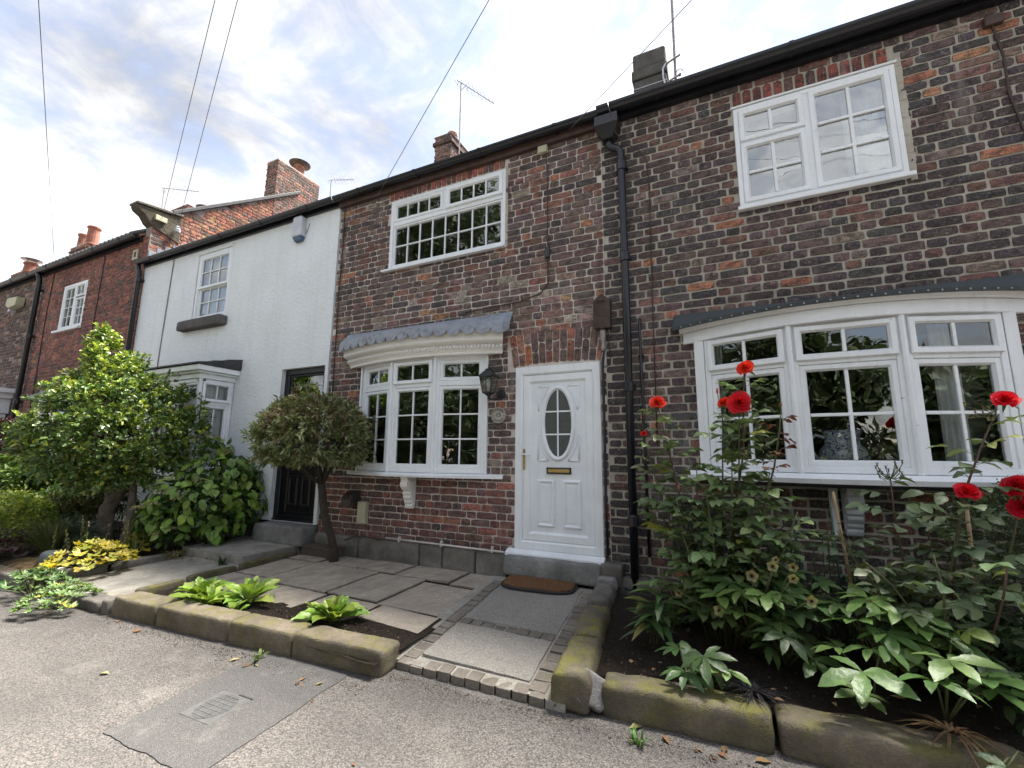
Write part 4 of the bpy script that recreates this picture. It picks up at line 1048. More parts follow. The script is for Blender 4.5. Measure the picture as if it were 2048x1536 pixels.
# rusty iron box over the door
ib = thing('iron_box', 'rusty brown iron cable box beside the downpipe above the front door', 'cable box', (-1.0, 0, 2.55))
MB().prism(Fr((-1.0, -.004, 0), (1, 0, 0)), [(-.082, 2.535), (-.02, 2.535), (0, 2.515), (.02, 2.535), (.082, 2.535), (.082, 2.82), (.045, 2.85), (0, 2.885), (-.045, 2.85), (-.082, 2.82)], 0, .085).build('cover', RUST, ib, bevel=.008)
MB().box(-1.045, -.965, -.1, -.09, 2.80, 2.818).build('handle', IRON, ib, bevel=.003)
MB().fbox(FRONT, -1.03, -.97, 2.66, 2.72, .0885, .093).build('maker_plate', RUST, ib, bevel=.003)
MB().lathe([(.026, 0), (.03, -.02), (.03, -.10), (.018, -.13), (.02, -.17), (.026, -.19), (.02, -.22)], (-1.0, -.045, 2.534), 12).build('insulator', GREYMETAL, ib, smooth=True)
MB().tube([(-1.0, -.045, 2.32), (-1.02, -.045, 2.25), (-1.03, -.04, 2.19), (-1.005, -.03, 2.2), (-1.0, -.035, 2.30)], .005, 6).build('wire_loop', ZINC, ib, smooth=True)
MB().tube([(-.955, -.03, 2.534), (-.945, -.03, 2.35), (-.935, -.03, 2.25), (-.96, -.03, 2.17), (-1.0, -.03, 2.16)], .006, 6).build('side_cable', BROWNWIRE, ib, smooth=True)
MB().tube([(-1.0, -.035, 2.33), (-1.015, -.03, 2.15), (-1.012, -.03, 1.5), (-1.016, -.03, .9), (-1.01, -.03, .42)], .013, 8).build('down_cable', IRON, ib, smooth=True)
# small fittings
tb = thing('junction_box', 'small white terminal box under the gutter of the middle cottage', 'junction box', (-1.62, 0, 4.75))
MB().box(-1.685, -1.575, -.05, -.002, 4.645, 4.73).build('cover', CREAMBOX, tb, bevel=.006)
MB().tube([(-1.6, -.015, 4.645), (-1.58, -.012, 4.4), (-1.585, -.012, 3.35), (-1.58, -.012, 3.12), (-1.66, -.012, 3.02), (-1.9, -.012, 2.96), (-2.6, -.012, 2.93)], .006, 6).build('thin_cable', BROWNWIRE, tb)
MB().box(-1.61, -1.555, -.035, -.002, 3.40, 3.52).build('inline_splice', BLACK, tb, bevel=.006)
j2 = thing('junction_box', 'small grey junction box below the black eaves at the upper right corner', 'junction box', (2.05, 0, 4.6))
MB().box(2.0, 2.11, -.045, .0, 4.58, 4.66).build('cover', FASCIA, j2, bevel=.006)
MB().tube([(2.05, -.015, 4.58), (2.08, -.012, 4.3), (2.07, -.012, 4.0), (2.12, -.012, 3.6), (2.15, -.012, 2.7)], .008, 6).build('thin_cable', BROWNWIRE, j2)
gp_ = thing('wall_pipe', 'thin black vertical pipe clipped to the wall between downpipe and curved bay', 'pipe', (-.66, 0, .5))
MB().tube([(-.655, -.004, 2.60), (-.655, -.03, 2.595), (-.655, -.032, 2.57), (-.65, -.03, 1.6), (-.645, -.03, .45)], .0135, 10).build('pipe', BLACK, gp_, smooth=True)
for z in (2.24, 1.55, .85): MB().box(-.68, -.622, -.035, .0, z-.01, z+.01).build('clip', BLACK, gp_, bevel=.004)
cb = thing('wall_cable', 'thin brown cable hanging down the wall beside the downpipe to the curved bay', 'cable', (-.53, 0, 1.4))
MB().tube([(-.86, -.2, 4.86), (-.83, -.22, 4.72), (-.80, -.14, 4.54), (-.74, -.06, 4.47), (-.60, -.03, 4.36), (-.525, -.014, 4.24), (-.512, -.012, 4.0), (-.53, -.012, 2.6), (-.54, -.012, 1.42)], .0055, 6).build('cable', BROWNWIRE, cb, smooth=True)
cb2 = thing('wall_cable', 'thin black cable running down the edge of the white roughcast wall', 'cable', (-4.66, 0, 2.4))
MB().tube([(-4.62, -.012, 4.78), (-4.60, -.012, 3.9), (-4.62, -.012, 3.6), (-4.60, -.012, 2.3), (-4.58, -.012, 1.5)], .006, 6).build('cable', IRON, cb2)
cb3 = thing('wall_cable', 'thin grey cable down the white roughcast wall left of its upper window', 'cable', (-8.9, 0, 2.4))
MB().tube([(-8.75, -.02, 4.75), (-8.78, -.02, 3.9), (-8.82, -.02, 2.5)], .010, 6).build('cable', GREYMETAL, cb3)
lp = thing('flue_cowl', 'brown plastic flue cowl low on the bricks by the clipped ball tree', 'flue cowl', (-4.1, 0, .75))
MB().prism(Fr((-4.1, 0, 0), (0, -1, 0)), [(.0, .86), (.06, .86), (.12, .83), (.15, .78), (.15, .70), (0, .70)], -.075, .075).build('hood', BROWNBOX, lp, bevel=.006)
MB().box(-4.19, -4.01, -.012, .0, .68, .88).build('back_plate', BROWNBOX, lp, bevel=.003)
mb_ = thing('meter_box', 'cream plastic box low on the bricks under the bow window', 'meter box', (-3.93, 0, .6))
MB().box(-3.99, -3.865, -.07, -.003, .505, .755).build('cover', CREAMBOX, mb_, bevel=.008, seg=2)
MB().box(-3.985, -3.87, -.075, -.07, .51, .545).build('latch', CREAMBOX, mb_, bevel=.003)
cdt = thing('conduit', 'thin white plastic conduit clipped along the top of the stone plinth', 'conduit', (-2.8, 0, .37))
MB().tube([(-3.52, -.085, .382), (-2.03, -.085, .368)], .0105, 8).build('pipe', WHITEWIRE, cdt, smooth=True)
MB().tube([(-4.15, -.08, .30), (-4.0, -.082, .36), (-3.8, -.08, .37), (-3.6, -.08, .352), (-3.52, -.085, .38)], .006, 6).build('cable', BROWNWIRE, cdt)
for x in (-3.33, -2.77, -2.16): MB().box(x-.01, x+.01, -.1, -.06, .35, .41).build('clip', WHITEWIRE, cdt, bevel=.004)
bk = thing('meter_cupboard', 'black meter cupboard on the wall behind the orange rose bush', 'meter cupboard', (-.25, 0, .7))
MB().box(-.44, -.05, -.10, -.0, .48, .93).build('case', BLACK, bk, bevel=.008)
MB().box(-.42, -.07, -.112, -.1, .50, .90).build('lid', BLACK, bk, bevel=.006)
MB().box(-.46, -.03, -.13, .0, .931, .955).build('hood', SLATE, bk, bevel=.004)
ins = thing('wire_insulator', 'white box and insulator bracket on the stone kneeler of the raised gable', 'insulator', (-9.73, .1, 5.7))
MB().box(-9.735, -9.68, .02, .22, 5.78, 5.88).build('cover', CREAMBOX, ins, bevel=.006)
MB().lathe([(.05, -.06), (.06, 0), (.035, .02), (.05, .05), (.02, .07)], (-9.66, .40, 5.74), 10).build('insulator', GREYWHITE, ins)
MB().tube([(-9.70, .12, 5.78), (-9.70, .3, 5.5), (-9.70, .5, 5.35)], .008, 5).build('cable', BROWNWIRE, ins)
jg = thing('jug', 'blue and white patterned china jug standing inside the curved bay window', 'jug', (.80, -.05, 1.2))
MB().lathe([(.08, 0), (.085, .012), (.14, .06), (.16, .12), (.145, .18), (.115, .22), (.11, .27), (.13, .32), (.122, .315), (.10, .27), (.10, .22)], (.81, -.05, 1.197), 24).build('body', CHINA, jg, smooth=True)
MB().tube([(.70, -.08, 1.46), (.64, -.09, 1.485), (.595, -.095, 1.44), (.60, -.095, 1.37), (.64, -.09, 1.30), (.67, -.085, 1.28)], .014, 8).build('handle', CHINA, jg, smooth=True)

# ------------------------------------------------------------------ aerials and overhead wires
aerial('tv_aerial', 'tall thin TV aerial beside the small brick chimney of the middle cottage', (-4.07, 2.0, 8.26), (-4.13, 2.1, 6.6), (-3.36, 2.0, 7.55), 8, .42)
aerial('tv_aerial', 'small TV aerial on the right flank of the broad brick stack', (-9.55, 3.9, 8.95), (-9.6, 3.95, 7.9), (-8.7, 3.9, 8.72), 7, .5, brace=False)
aerial('tv_aerial', 'TV aerial over the far roofs left of the stone kneeler', (-14.0, 2.0, 8.78), (-14.05, 2.05, 7.2), (-12.25, 2.0, 8.2), 9, .5)
ma = thing('aerial_mast', 'bare aerial mast bracketed to the grey rendered chimney', 'aerial', (-.32, 2.1, 6.9))
MB().tube([(-.32, 2.05, 6.72), (-.30, 2.05, 9.6)], .02, 10).build('mast', GREYMETAL, ma)
for z in (6.86, 7.18): MB().tube([(-.46, 2.02, z-.06), (-.40, 2.0, z-.03), (-.24, 2.0, z+.03)], .016, 8).build('bracket', GREYMETAL, ma)
MB().tube([(-.46, 1.98, 6.76), (-.485, 1.98, 6.9), (-.485, 1.98, 7.05), (-.44, 1.99, 7.14)], .014, 6).build('bracket_plate', GREYWHITE, ma)
MB().tube([(-.26+.05*math.cos(a), 2.02, 6.93+.06*math.sin(a)) for a in [2*PI*k/12 for k in range(11)]], .006, 5).build('cable_loop', IRON, ma)
def wire(label, a, b, r):
    """a drop wire from a house to a pole across the road"""
    t = thing('overhead_wire', label, 'wire', a, 'overhead wires'); A, B = Vector(a), Vector(b)
    MB().tube([tuple(A.lerp(B, k/16)) for k in range(17)], r, 6).build('cable', WIRE, t)
wire('overhead wire dropping to the eaves of the far dark brick house, leftmost of all', (-13.53, -0.1, 5.715), (14.017, -10.5, 8.4), 0.004)
wire('left one of two close overhead wires dropping to the gable kneeler', (-9.68, 0.12, 5.85), (16.486, -10.5, 8.4), 0.0038)
wire('right one of two close overhead wires dropping to the gable kneeler', (-9.66, 0.4, 5.8), (16.076, -10.5, 8.4), 0.0038)
wire('overhead wire meeting the gutter left of the middle upper window', (-3.913, -0.12, 4.699), (15.046, -10.5, 8.4), 0.0036)
wire('overhead wire meeting the gutter beside the black rain hopper', (-1.275, -0.14, 4.742), (17.793, -10.5, 8.4), 0.0036)

# ------------------------------------------------------------------ front gardens, paths, kerbs
def ground_noise(x, y, a): return a*(noise.noise(Vector((x*2.3, y*2.3, 1)))+.5*noise.noise(Vector((x*6.1, y*6.1, 4)))+.35*noise.noise(Vector((x*17, y*17, 9))))
sheet('garden_bed', -.93, 2.9, -1.60, -.0, .118, SOIL, nx=110, ny=50, zf=lambda x, y: ground_noise(x, y, .024)+.05*(y+1.6))
sheet('garden_bed', -11.5, -5.98, -2.08, -.0, .11, SOIL, nx=110, ny=50, zf=lambda x, y: ground_noise(x, y, .03)+.02*(y+2))
sheet('soil_strip', -4.6, -1.93, -1.98, -1.36, .088, SOIL, nx=90, ny=24, zf=lambda x, y: ground_noise(x, y, .014))
def pz(y): return .132+.022*y
patio = structure('patio', (-3.3, -.8, .1))
MB().add([(-4.70, 0, .117), (-4.70, -1.55, pz(-1.55)-.016), (-1.97, -1.5, pz(-1.5)-.016), (-2.08, 0, .117)], [(0, 1, 2, 3)]).build('bedding', SOIL, patio)
def slab(parent, quad, zf, th, mat, seed, name='slab', n=6, amp=.004, joint=.012, label=None):
    """a flagstone: top sheet with a worn edge, slightly uneven"""
    c = [Vector(q) for q in quad]; mb = MB(); vs = []; fs = []; r = random.Random(seed); dz = r.uniform(-.006, .006)*min(1, th/.04); tx = r.uniform(-.012, .012)
    cen = sum(c, Vector((0, 0)))/4
    c = [q+(cen-q).normalized()*joint for q in c]
    def P(i, j): a, b = i/n, j/n; return (c[0]*(1-a)+c[1]*a)*(1-b)+(c[3]*(1-a)+c[2]*a)*b
    for j in range(n+1):
        for i in range(n+1):
            p = P(i, j); e = i in (0, n) or j in (0, n)
            if e: p = p+Vector((noise.noise(Vector((p.x*9, p.y*9, seed))), noise.noise(Vector((p.x*9, p.y*9, seed+5)))))*.008
            vs.append((p.x, p.y, zf(p.y)+dz+tx*(p.x-cen.x)+amp*noise.noise(Vector((p.x*5, p.y*5, seed*.3)))-(.005 if e else 0)))
    fs = [(j*(n+1)+i, j*(n+1)+i+1, (j+1)*(n+1)+i+1, (j+1)*(n+1)+i) for j in range(n) for i in range(n)]
    ring = [(i, 0) for i in range(n+1)]+[(n, j) for j in range(1, n+1)]+[(i, n) for i in range(n-1, -1, -1)]+[(0, j) for j in range(n-1, 0, -1)]
    o = len(vs)
    for i, j in ring: q = vs[j*(n+1)+i]; vs.append((q[0], q[1], q[2]-th))
    m = len(ring)
    for k in range(m):
        a, b = ring[k], ring[(k+1) % m]; fs.append((b[1]*(n+1)+b[0], a[1]*(n+1)+a[0], o+k, o+(k+1) % m))
    if sum((c[k].x*c[(k+1) % 4].y-c[(k+1) % 4].x*c[k].y) for k in range(4)) < 0: fs = [f[::-1] for f in fs]
    mb.add(vs, fs); ob = mb.build(name, mat, parent, smooth=False)
    if label: ob['label'] = label
    return ob
def rect(x0, x1, y0, y1): return [(x0, y0), (x1, y0), (x1, y1), (x0, y1)]
for k, q in enumerate([rect(-4.66, -4.19, -.42, -.06), rect(-4.17, -3.63, -.40, -.06), rect(-3.61, -3.10, -.41, -.06), rect(-3.08, -2.43, -.44, -.06), rect(-2.41, -2.07, -.48, -.06),
                       rect(-4.66, -4.16, -1.05, -.44), rect(-4.14, -3.28, -1.14, -.43), rect(-3.26, -2.68, -1.13, -.45), rect(-2.66, -2.05, -1.17, -.50),
                       rect(-4.64, -4.0, -1.48, -1.07), rect(-3.97, -3.20, -1.53, -1.16), rect(-3.18, -2.62, -1.42, -1.15), [(-2.60, -1.44), (-1.985, -1.49), (-2.01, -1.19), (-2.60, -1.15)]]):
    slab(patio, q, pz, .04, SLAB, 20+k)
def pathz(y): return .170+.064*y
def sk_(y): return -.088*y
path = structure('path', (-1.55, -.9, .1))
MB().add([(-2.12, -.12, pathz(-.12)-.014), (-2.17+sk_(-1.79), -1.79, pathz(-1.79)-.014), (-1.06+sk_(-1.79), -1.79, pathz(-1.79)-.014), (-1.06, -.12, pathz(-.12)-.014)], [(0, 1, 2, 3)]).build('bedding', CONCRETE, path)
fl5 = [[(x, y, z if k else .0) for x, y, z in ((-2.11, -.40, pathz(-.4)-.006), (-2.05, -1.2, pathz(-1.2)-.004), (-1.995, -1.79, pathz(-1.79)-.006), (-1.908, -1.79, pathz(-1.79)-.006), (-1.96, -1.2, pathz(-1.2)-.004), (-2.03, -.40, pathz(-.4)-.006))] for k in (0, 1)]
MB().loft(fl5).build('mortar_fillet', CONCRETE, path)
def skq(x0, x1, y0, y1): return [(x0+sk_(y0), y0), (x1+sk_(y0), y0), (x1+sk_(y1), y1), (x0+sk_(y1), y1)]
slab(path, skq(-1.96, -1.215, -1.09, -.17), pathz, .04, AGGR, 51, 'paving_slab', 8, .003, .005)
slab(path, skq(-1.96, -1.215, -1.69, -1.20), pathz, .04, AGGR, 52, 'paving_slab', 8, .003, .005)
y = -.24; k = 0
while y > -1.70:
    for (a, b, d) in ((-2.07, -1.97, .0), (-1.205, -1.10, .03)):
        slab(path, skq(a, b, y-d-.098, y-d), pathz, .05, SETT, 60+k+int(d*500), 'sett', 2, .004, .006)
    y -= .107; k += 1
for k in range(10):
    a = -2.07+k*.098
    slab(path, skq(a, a+.092, -1.805, -1.705), lambda yy: pathz(yy)-.006, .07, SETT, 90+k, 'sett', 2, .004, .005)
for k in range(8):
    a = -1.955+k*.093
    slab(path, skq(a, a+.088, -1.19, -1.10), pathz, .05, SETT, 110+k, 'sett', 2, .004, .005)
MB().loft([[(-1.09, -.12, z), (-1.09+sk_(-1.8)-.0, -1.8, z-.1), (-.98+sk_(-1.8), -1.8, z-.1), (-1.0, -.12, z)] for z in (.0, .14)]).build('mortar_edge', CONCRETE, path)

kerb = structure('kerb', (-3.2, -2.0, 0))
KX = [(-4.60, -2.01), (-4.02, -1.985), (-3.23, -1.93), (-2.64, -1.885), (-1.92, -1.84)]
for k in range(4):
    a, b = Vector(KX[k]), Vector(KX[k+1]); d = b-a; c = (a+b)/2
    stone_block('kerb_stone', kerb, (c.x, c.y, .065), (d.length-.008, .205, .16), STONE_KERB, math.atan2(d.y, d.x), seed=30+k, amp=.008, n=(20, 10, 9), power=14, round_top=.10)
stone_block('kerb_stone', kerb, (-4.665, -2.03, .05), (.11, .20, .13), STONE_DARK, seed=37, amp=.012, power=6)
stone_block('kerb_stone', kerb, (-4.95, -2.06, .035), (.44, .16, .10), STONE_DARK, seed=38, amp=.008, power=8)
stone_block('kerb_stone', kerb, (-6.9, -2.12, .06), (1.7, .16, .14), STONE_DARK, .02, seed=39, amp=.012, power=8)
stone_block('kerb_stone', kerb, (-8.9, -2.16, .06), (2.2, .16, .14), STONE_DARK, .02, seed=40, amp=.012, power=8)
edge = structure('garden_edging', (-4.7, -1, .1))
for k, (a, b) in enumerate((((-4.72, -.25), (-4.70, -.98)), ((-4.70, -1.0), (-4.68, -1.5)), ((-4.68, -1.52), (-4.64, -1.93)))):
    a, b = Vector(a), Vector(b); d = b-a; c = (a+b)/2
    stone_block('edging_stone', edge, (c.x, c.y, .105-.01*k), (d.length-.01, .085, .12), STONE_MOSS, math.atan2(d.y, d.x), seed=42+k, amp=.01, power=6)
for k, (a, b) in enumerate((((-6.05, -2.0), (-5.98, -1.55)), ((-5.98, -1.53), (-6.0, -.86)))):
    a, b = Vector(a), Vector(b); d = b-a; c = (a+b)/2
    stone_block('edging_stone', edge, (c.x, c.y, .08), (d.length-.01, .11, .13), STONE_DARK, math.atan2(d.y, d.x), seed=52+k, amp=.01, power=7)
wp = structure('neighbour_path', (-5.3, -1.2, 0))
slab(wp, [(-5.93, -2.12), (-4.74, -2.06), (-4.76, -.5), (-5.95, -.5)], lambda yy: .115+.026*yy, .10, CONCRETE, 131, 'concrete_strip', 10, .01, .0)
slab(wp, [(-6.02, -.82), (-4.88, -.82), (-4.82, -.02), (-5.98, -.02)], lambda yy: .205+.02*yy, .16, CONCRETE, 132, 'concrete_step', 8, .006, .0)
# low rounded wall right of the path and the front edging of the right bed
lw = thing('low_wall', 'low mossy rounded stone wall running from the doorstep to the road', 'wall', (-.9, -.9, 0))
W0, W1 = Vector((-1.005, -.07)), Vector((-.80, -1.80)); d = (W1-W0); L = d.length; d.normalize()
for k, (a, b, hh, mm) in enumerate(((0, .13, .24, STONE_STEP), (.135, .62, .23, STONE_DARK), (.625, 1.2, .205, STONE_MOSS), (1.205, L, .20, STONE_MOSS))):
    c = W0+d*((a+b)/2); stone_block('wall_stone', lw, (c.x, c.y, hh/2+.03-.012*k), (b-a-.004, .185+.012*k, hh), mm, math.atan2(d.y, d.x), seed=60+k, amp=.011, n=(16, 10, 9), power=9, round_top=.26)
fe = thing('bed_edging', 'dark mossy edging stones along the front of the rose bed', 'edging', (.4, -1.7, 0))
for k, (x0, x1, y0, y1, hh, mm) in enumerate(((-.66, .125, -1.73, -1.69, .165, STONE_MOSS), (.14, 1.02, -1.685, -1.63, .16, STONE_KERB), (1.04, 1.8, -1.63, -1.57, .16, STONE_DARK))):
    stone_block('edging_stone', fe, ((x0+x1)/2, (y0+y1)/2+.085, hh/2-.012), (x1-x0, .20, hh), mm, math.atan2(y1-y0, x1-x0), seed=70+k, amp=.012, n=(22, 10, 9), power=11, round_top=.13)
stone_block('corner_flake', fe, (-.70, -1.72, .10), (.16, .05, .16), STONE_STEP, Matrix.Rotation(.5, 4, 'Z') @ Matrix.Rotation(-.45, 4, 'X') @ Matrix.Rotation(.5, 4, 'Y'), seed=75, amp=.012, power=6)
gl_ = thing('drain_gully', 'dark gully tray below the black downpipe', 'gully', (-.76, -.12, .13))
MB().ring(Fr((-.86, -.24, .165), (1, 0, 0), (0, 1, 0)), (0, .26, 0, .22), [(0, 0), (0, .035), (.02, .035), (.025, -.03)]).build('rim', SLATE, gl_)
MB().box(-.84, -.62, -.22, -.04, .13, .15).build('tray', SLATE, gl_)
# timber box step
bs = thing('timber_step', 'small brown decking step box against the wall under the ball tree', 'step', (-4.38, -.15, .12))
MB().box(-4.62, -4.13, -.275, -.04, .115, .213).build('box', WOOD, bs)
for k in range(5):
    MB().box(-4.63, -4.12, -.285+k*.05, -.285+k*.05+.046, .214, .234).build('board', WOOD, bs, bevel=.004)
# doormat
dm = thing('doormat', 'brown braided coir doormat with black rubber rim on the path', 'doormat', (-1.58, -.28, .155))
Mm = Matrix.Translation((-1.585, -.285, pathz(-.285)+.004)) @ Matrix.Rotation(.075, 4, 'Z') @ Matrix.Rotation(.064, 4, 'X')
def stad(a, b, n=40):
    return [(a*math.copysign(abs(math.cos(t))**.55, math.cos(t)), b*(math.copysign(abs(math.sin(t))**(.8 if math.sin(t) < 0 else .35), math.sin(t)))) for t in [2*PI*k/n for k in range(n)]]
MB().loft([[tuple(Mm @ Vector((u, v, z))) for u, v in stad(a, b)] for a, b, z in ((.345, .155, 0), (.345, .155, .012), (.33, .14, .016))]).build('rubber_rim', RUBBER, dm)
mb = MB()
for j in range(9):
    v = -.115+j*.0295
    for i in range(30):
        u = -.305+i*.0212; lim = .325*(1-max(0, -v/.15)**3)**.5
        if abs(u) > lim: continue
        s_ = 1 if j % 2 else -1
        mb.tube([tuple(Mm @ Vector((u-.011, v-s_*.014, .012))), tuple(Mm @ Vector((u, v, .026))), tuple(Mm @ Vector((u+.011, v+s_*.014, .013)))], [.007, .010, .007], 6)
mb.build('coir_braid', COIR, dm, smooth=True)
# utility cover in the patch
uc_ = thing('utility_cover', 'grey rectangular water cover with oval chequered lid set in the tarmac patch', 'utility cover', (-2.47, -2.56, .004))
Fc = Fr((-2.57, -2.675, .0045), (1, .02, 0), (-.1, 1, 0))
MB().fbox(Fc, 0, .23, 0, .24, -.01, .0018).build('frame', IRONPLATE, uc_, bevel=.002)
MB().loft([[Fc(.115+.092*math.cos(2*PI*k/32), .12+.112*math.sin(2*PI*k/32), q) for k in range(32)] for q in (0, .003)]).build('lid', mat_plain('dark_cover_plate', (.062, .062, .061), .9, .25, 20), uc_)
for k in range(7):
    v = .03+k*.03; hw = .092*math.sqrt(max(.02, 1-((v-.12)/.112)**2))*.92
    MB().fbox(Fc, .115-hw, .115+hw, v-.004, v+.004, .0028, .0055).build('tread_bar', IRONPLATE, uc_, bevel=.0015)
for k in range(5):
    u = .051+k*.032; hh = .112*math.sqrt(max(.02, 1-((u-.115)/.092)**2))*.9
    MB().fbox(Fc, u-.003, u+.003, .12-hh, .12+hh, .0028, .0053).build('tread_bar', IRONPLATE, uc_, bevel=.0015)
MB().box(-2.47, -2.36, -2.434, -2.426, .003, .008).build('hinge_lip', IRON, uc_)
# stones and litter
rk = stone_block('dark_rock', None, (-6.25, -1.86, .19), (.34, .26, .22), ROCKM, .4, seed=81, amp=.03, power=2.6)
tag(rk, 'smooth blue-black rock beside the yellow heuchera', 'rock')
for k, (x, y, s_, lb) in enumerate(((-5.98, -1.93, .10, 'larger white pebble in front of the dark rock'), (-6.12, -1.98, .055, 'smaller white pebble in front of the dark rock'))):
    tag(stone_block('white_pebble', None, (x, y, .16), (s_, s_*.7, s_*.5), PEBBLE, k, seed=85+k, amp=.01, power=2.4), lb, 'pebble')
rl = random.Random(91)
gb = MB()
def chip(x, y, z, s_, c):
    vs = [(x+s_*rl.uniform(-1, 1), y+s_*rl.uniform(-1, 1), z+s_*rl.uniform(-.3, .9)) for _ in range(5)]
    gb.add(vs, [(0, 1, 2), (0, 2, 3), (0, 3, 1), (1, 3, 2), (1, 4, 2), (2, 4, 3)], c)
for _ in range(2600):
    x = rl.uniform(-4.6, 2.0); f_ = rl.random()
    y = (-2.13 if x < -1.9 else -1.84)-abs(rl.gauss(0, .05))+(.03*(x+4.6) if x < -1.9 else .03*(x+1))
    chip(x, y, .002, rl.uniform(.002, .007), jit(rl, (.12, .105, .09), .5))
for _ in range(2500):
    x, y = (rl.uniform(-.75, 2.2), rl.uniform(-1.6, -.2)) if rl.random() < .5 else (rl.uniform(-4.5, -2.0), rl.uniform(-1.93, -1.5))
    z = .165+ground_noise(x, y, .03) if x > -.9 else .09+ground_noise(x, y, .014)
    chip(x, y, z, rl.uniform(.003, .011), jit(rl, rl.choice([(.05, .035, .028), (.09, .065, .05), (.14, .11, .09), (.03, .022, .018)]), .4))
for _ in range(900):
    chip(rl.uniform(-6, 1.5), rl.uniform(-3.6, -2.0), .001, rl.uniform(.0015, .004), jit(rl, rl.choice([(.3, .27, .24), (.12, .1, .09), (.25, .18, .15)]), .3))
g_ = gb.build('gravel', LITTER); tag(g_, 'loose grit and bark chips along kerbs and beds', 'gravel', kind='stuff')
lt = MB()
for k in range(60):
    zone = rl.random()
    if zone < .3: x, y, z = rl.uniform(-4.4, -2.0), -2.14-abs(rl.gauss(0, .06))+.03*(0), .004
    elif zone < .55: x, y, z = rl.uniform(-.5, 1.6), rl.uniform(-1.86, -1.74), .004
    elif zone < .7: x, y, z = rl.uniform(-6.0, -5.2), rl.uniform(-1.0, -.84), .105
    elif zone < .9: x, y, z = rl.uniform(-.7, 1.5), rl.uniform(-1.6, -1.0), .18
    else: x, y, z = rl.uniform(-5.5, 1), rl.uniform(-3.2, -2.1), .004
    a = rl.uniform(0, 6.28); s_ = rl.uniform(.012, .04); c = jit(rl, rl.choice([(.17, .10, .055), (.22, .15, .08), (.10, .06, .035), (.26, .21, .10)]), .3)
    M = Matrix.Translation((x, y, z)) @ Matrix.Rotation(a, 4, 'Z')
    lt.add([tuple(M @ Vector(p)) for p in ((0, -s_, 0), (s_*.5, 0, s_*rl.uniform(.05, .5)), (0, s_, s_*.15), (-s_*.5, 0, s_*rl.uniform(.05, .5)))], [(0, 1, 2), (0, 2, 3)], c)
l_ = lt.build('leaf_litter', LITTER); tag(l_, 'dead leaves scattered on road, paths and soil', 'leaf litter', kind='stuff')

# ------------------------------------------------------------------ plants
def leafshape(L, W, n=4, fold=.25, curl=.25, wpos=.45, serr=0.0, wave=0.0):
    vs = []; fs = []; a = math.log(.5)/math.log(wpos)
    for i in range(n+1):
        t = i/n; wd = W/2*max(.02, math.sin(PI*min(.999, max(.001, t))**a))**.85
        if serr and 0 < i < n: wd *= 1+serr*(1 if i % 2 else -1)
        z = -curl*L*t*t; y = L*t*(1-.15*abs(curl)*t)
        zz = wave*math.sin(i*2.1)*W
        vs += [(-wd, y, z+fold*wd+zz), (0, y, z), (wd, y, z+fold*wd-zz)]
    for i in range(n):
        o = 3*i; fs += [(o, o+1, o+4, o+3), (o+1, o+2, o+5, o+4)]
    return vs, fs
def frame(p, d, up=(0, 0, 1), roll=0.0, s=1.0):
    y = Vector(d).normalized(); u = Vector(up)
    x = y.cross(u)
    if x.length < 1e-3: x = y.cross(Vector((1, 0, .1)))
    x.normalize(); z = x.cross(y)
    M = Matrix((x, y, z)).transposed().to_4x4()
    return Matrix.Translation(p) @ M @ Matrix.Rotation(roll, 4, 'Y') @ Matrix.Scale(s, 4)
def put(mb, shape, M, col): mb.add([tuple(M @ Vector(v)) for v in shape[0]], shape[1], col)
def rdir(r):
    z = r.uniform(-1, 1); a = r.uniform(0, 2*PI); q = math.sqrt(1-z*z); return Vector((q*math.cos(a), q*math.sin(a), z))
def pick(r, cols):
    t = r.uniform(0, sum(c[0] for c in cols))
    for wgt, c in cols:
        t -= wgt
        if t <= 0: return jit(r, c, .25)
    return cols[-1][1]
def shape_mesh(parts, name, mat):
    mb = MB()
    for sh, M in parts: mb.add([tuple(M @ Vector(v)) for v in sh[0]], sh[1])
    return mesh_of(mb, name, mat, True)

# ---- variegated holly-like tree in front of the white cottage
HOLLY = [(-7.13,-1.45,2.81,.1),(-7.22,-1.41,2.7,.16),(-7.11,-1.4,2.51,.21),(-7.0,-1.41,2.31,.25),(-7.31,-1.48,2.22,.22),(-7.13,-1.19,2.25,.25),(-7.19,-1.08,2.45,.19),(-6.86,-1.07,2.05,.3),(-7.1,-1.64,1.93,.27),(-6.71,-1.48,1.93,.33),(-6.94,-.77,2.1,.29),(-6.78,-.64,1.9,.29),(-7.48,-1.74,1.97,.17),(-7.41,-1.85,1.62,.21),(-7.06,-1.79,1.62,.26),(-7.64,-1.87,1.53,.15),(-6.68,-1.67,1.5,.32),(-6.48,-1.46,1.51,.34),(-6.53,-1.08,1.59,.35),(-6.64,-.58,1.59,.26),(-6.87,-.35,1.78,.19),(-6.93,-1.74,1.21,.27),(-6.72,-1.5,1.16,.29),(-6.7,-1.22,1.15,.27),(-6.68,-.91,1.21,.32),(-6.85,-.56,1.31,.27),(-7.29,-1.8,1.3,.21),(-6.87,-1.6,.98,.17),(-7.53,-1.87,1.3,.13),(-6.82,-.99,1.02,.19),(-6.66,-1.38,.98,.16)]
r = random.Random(101)
ht = thing('holly_tree', 'bushy glossy green tree with bright new tips in front of the white cottage', 'tree', (-7.0, -1.18, .12))
shs = [leafshape(1, .62, 4, .35, .25, .45, .22, .05), leafshape(1, .52, 4, .2, .4, .45, .2, .08), leafshape(1, .7, 3, .45, .15, .5, .15)]
mb = MB(); HC = Vector((-7.0, -1.25, 1.6))
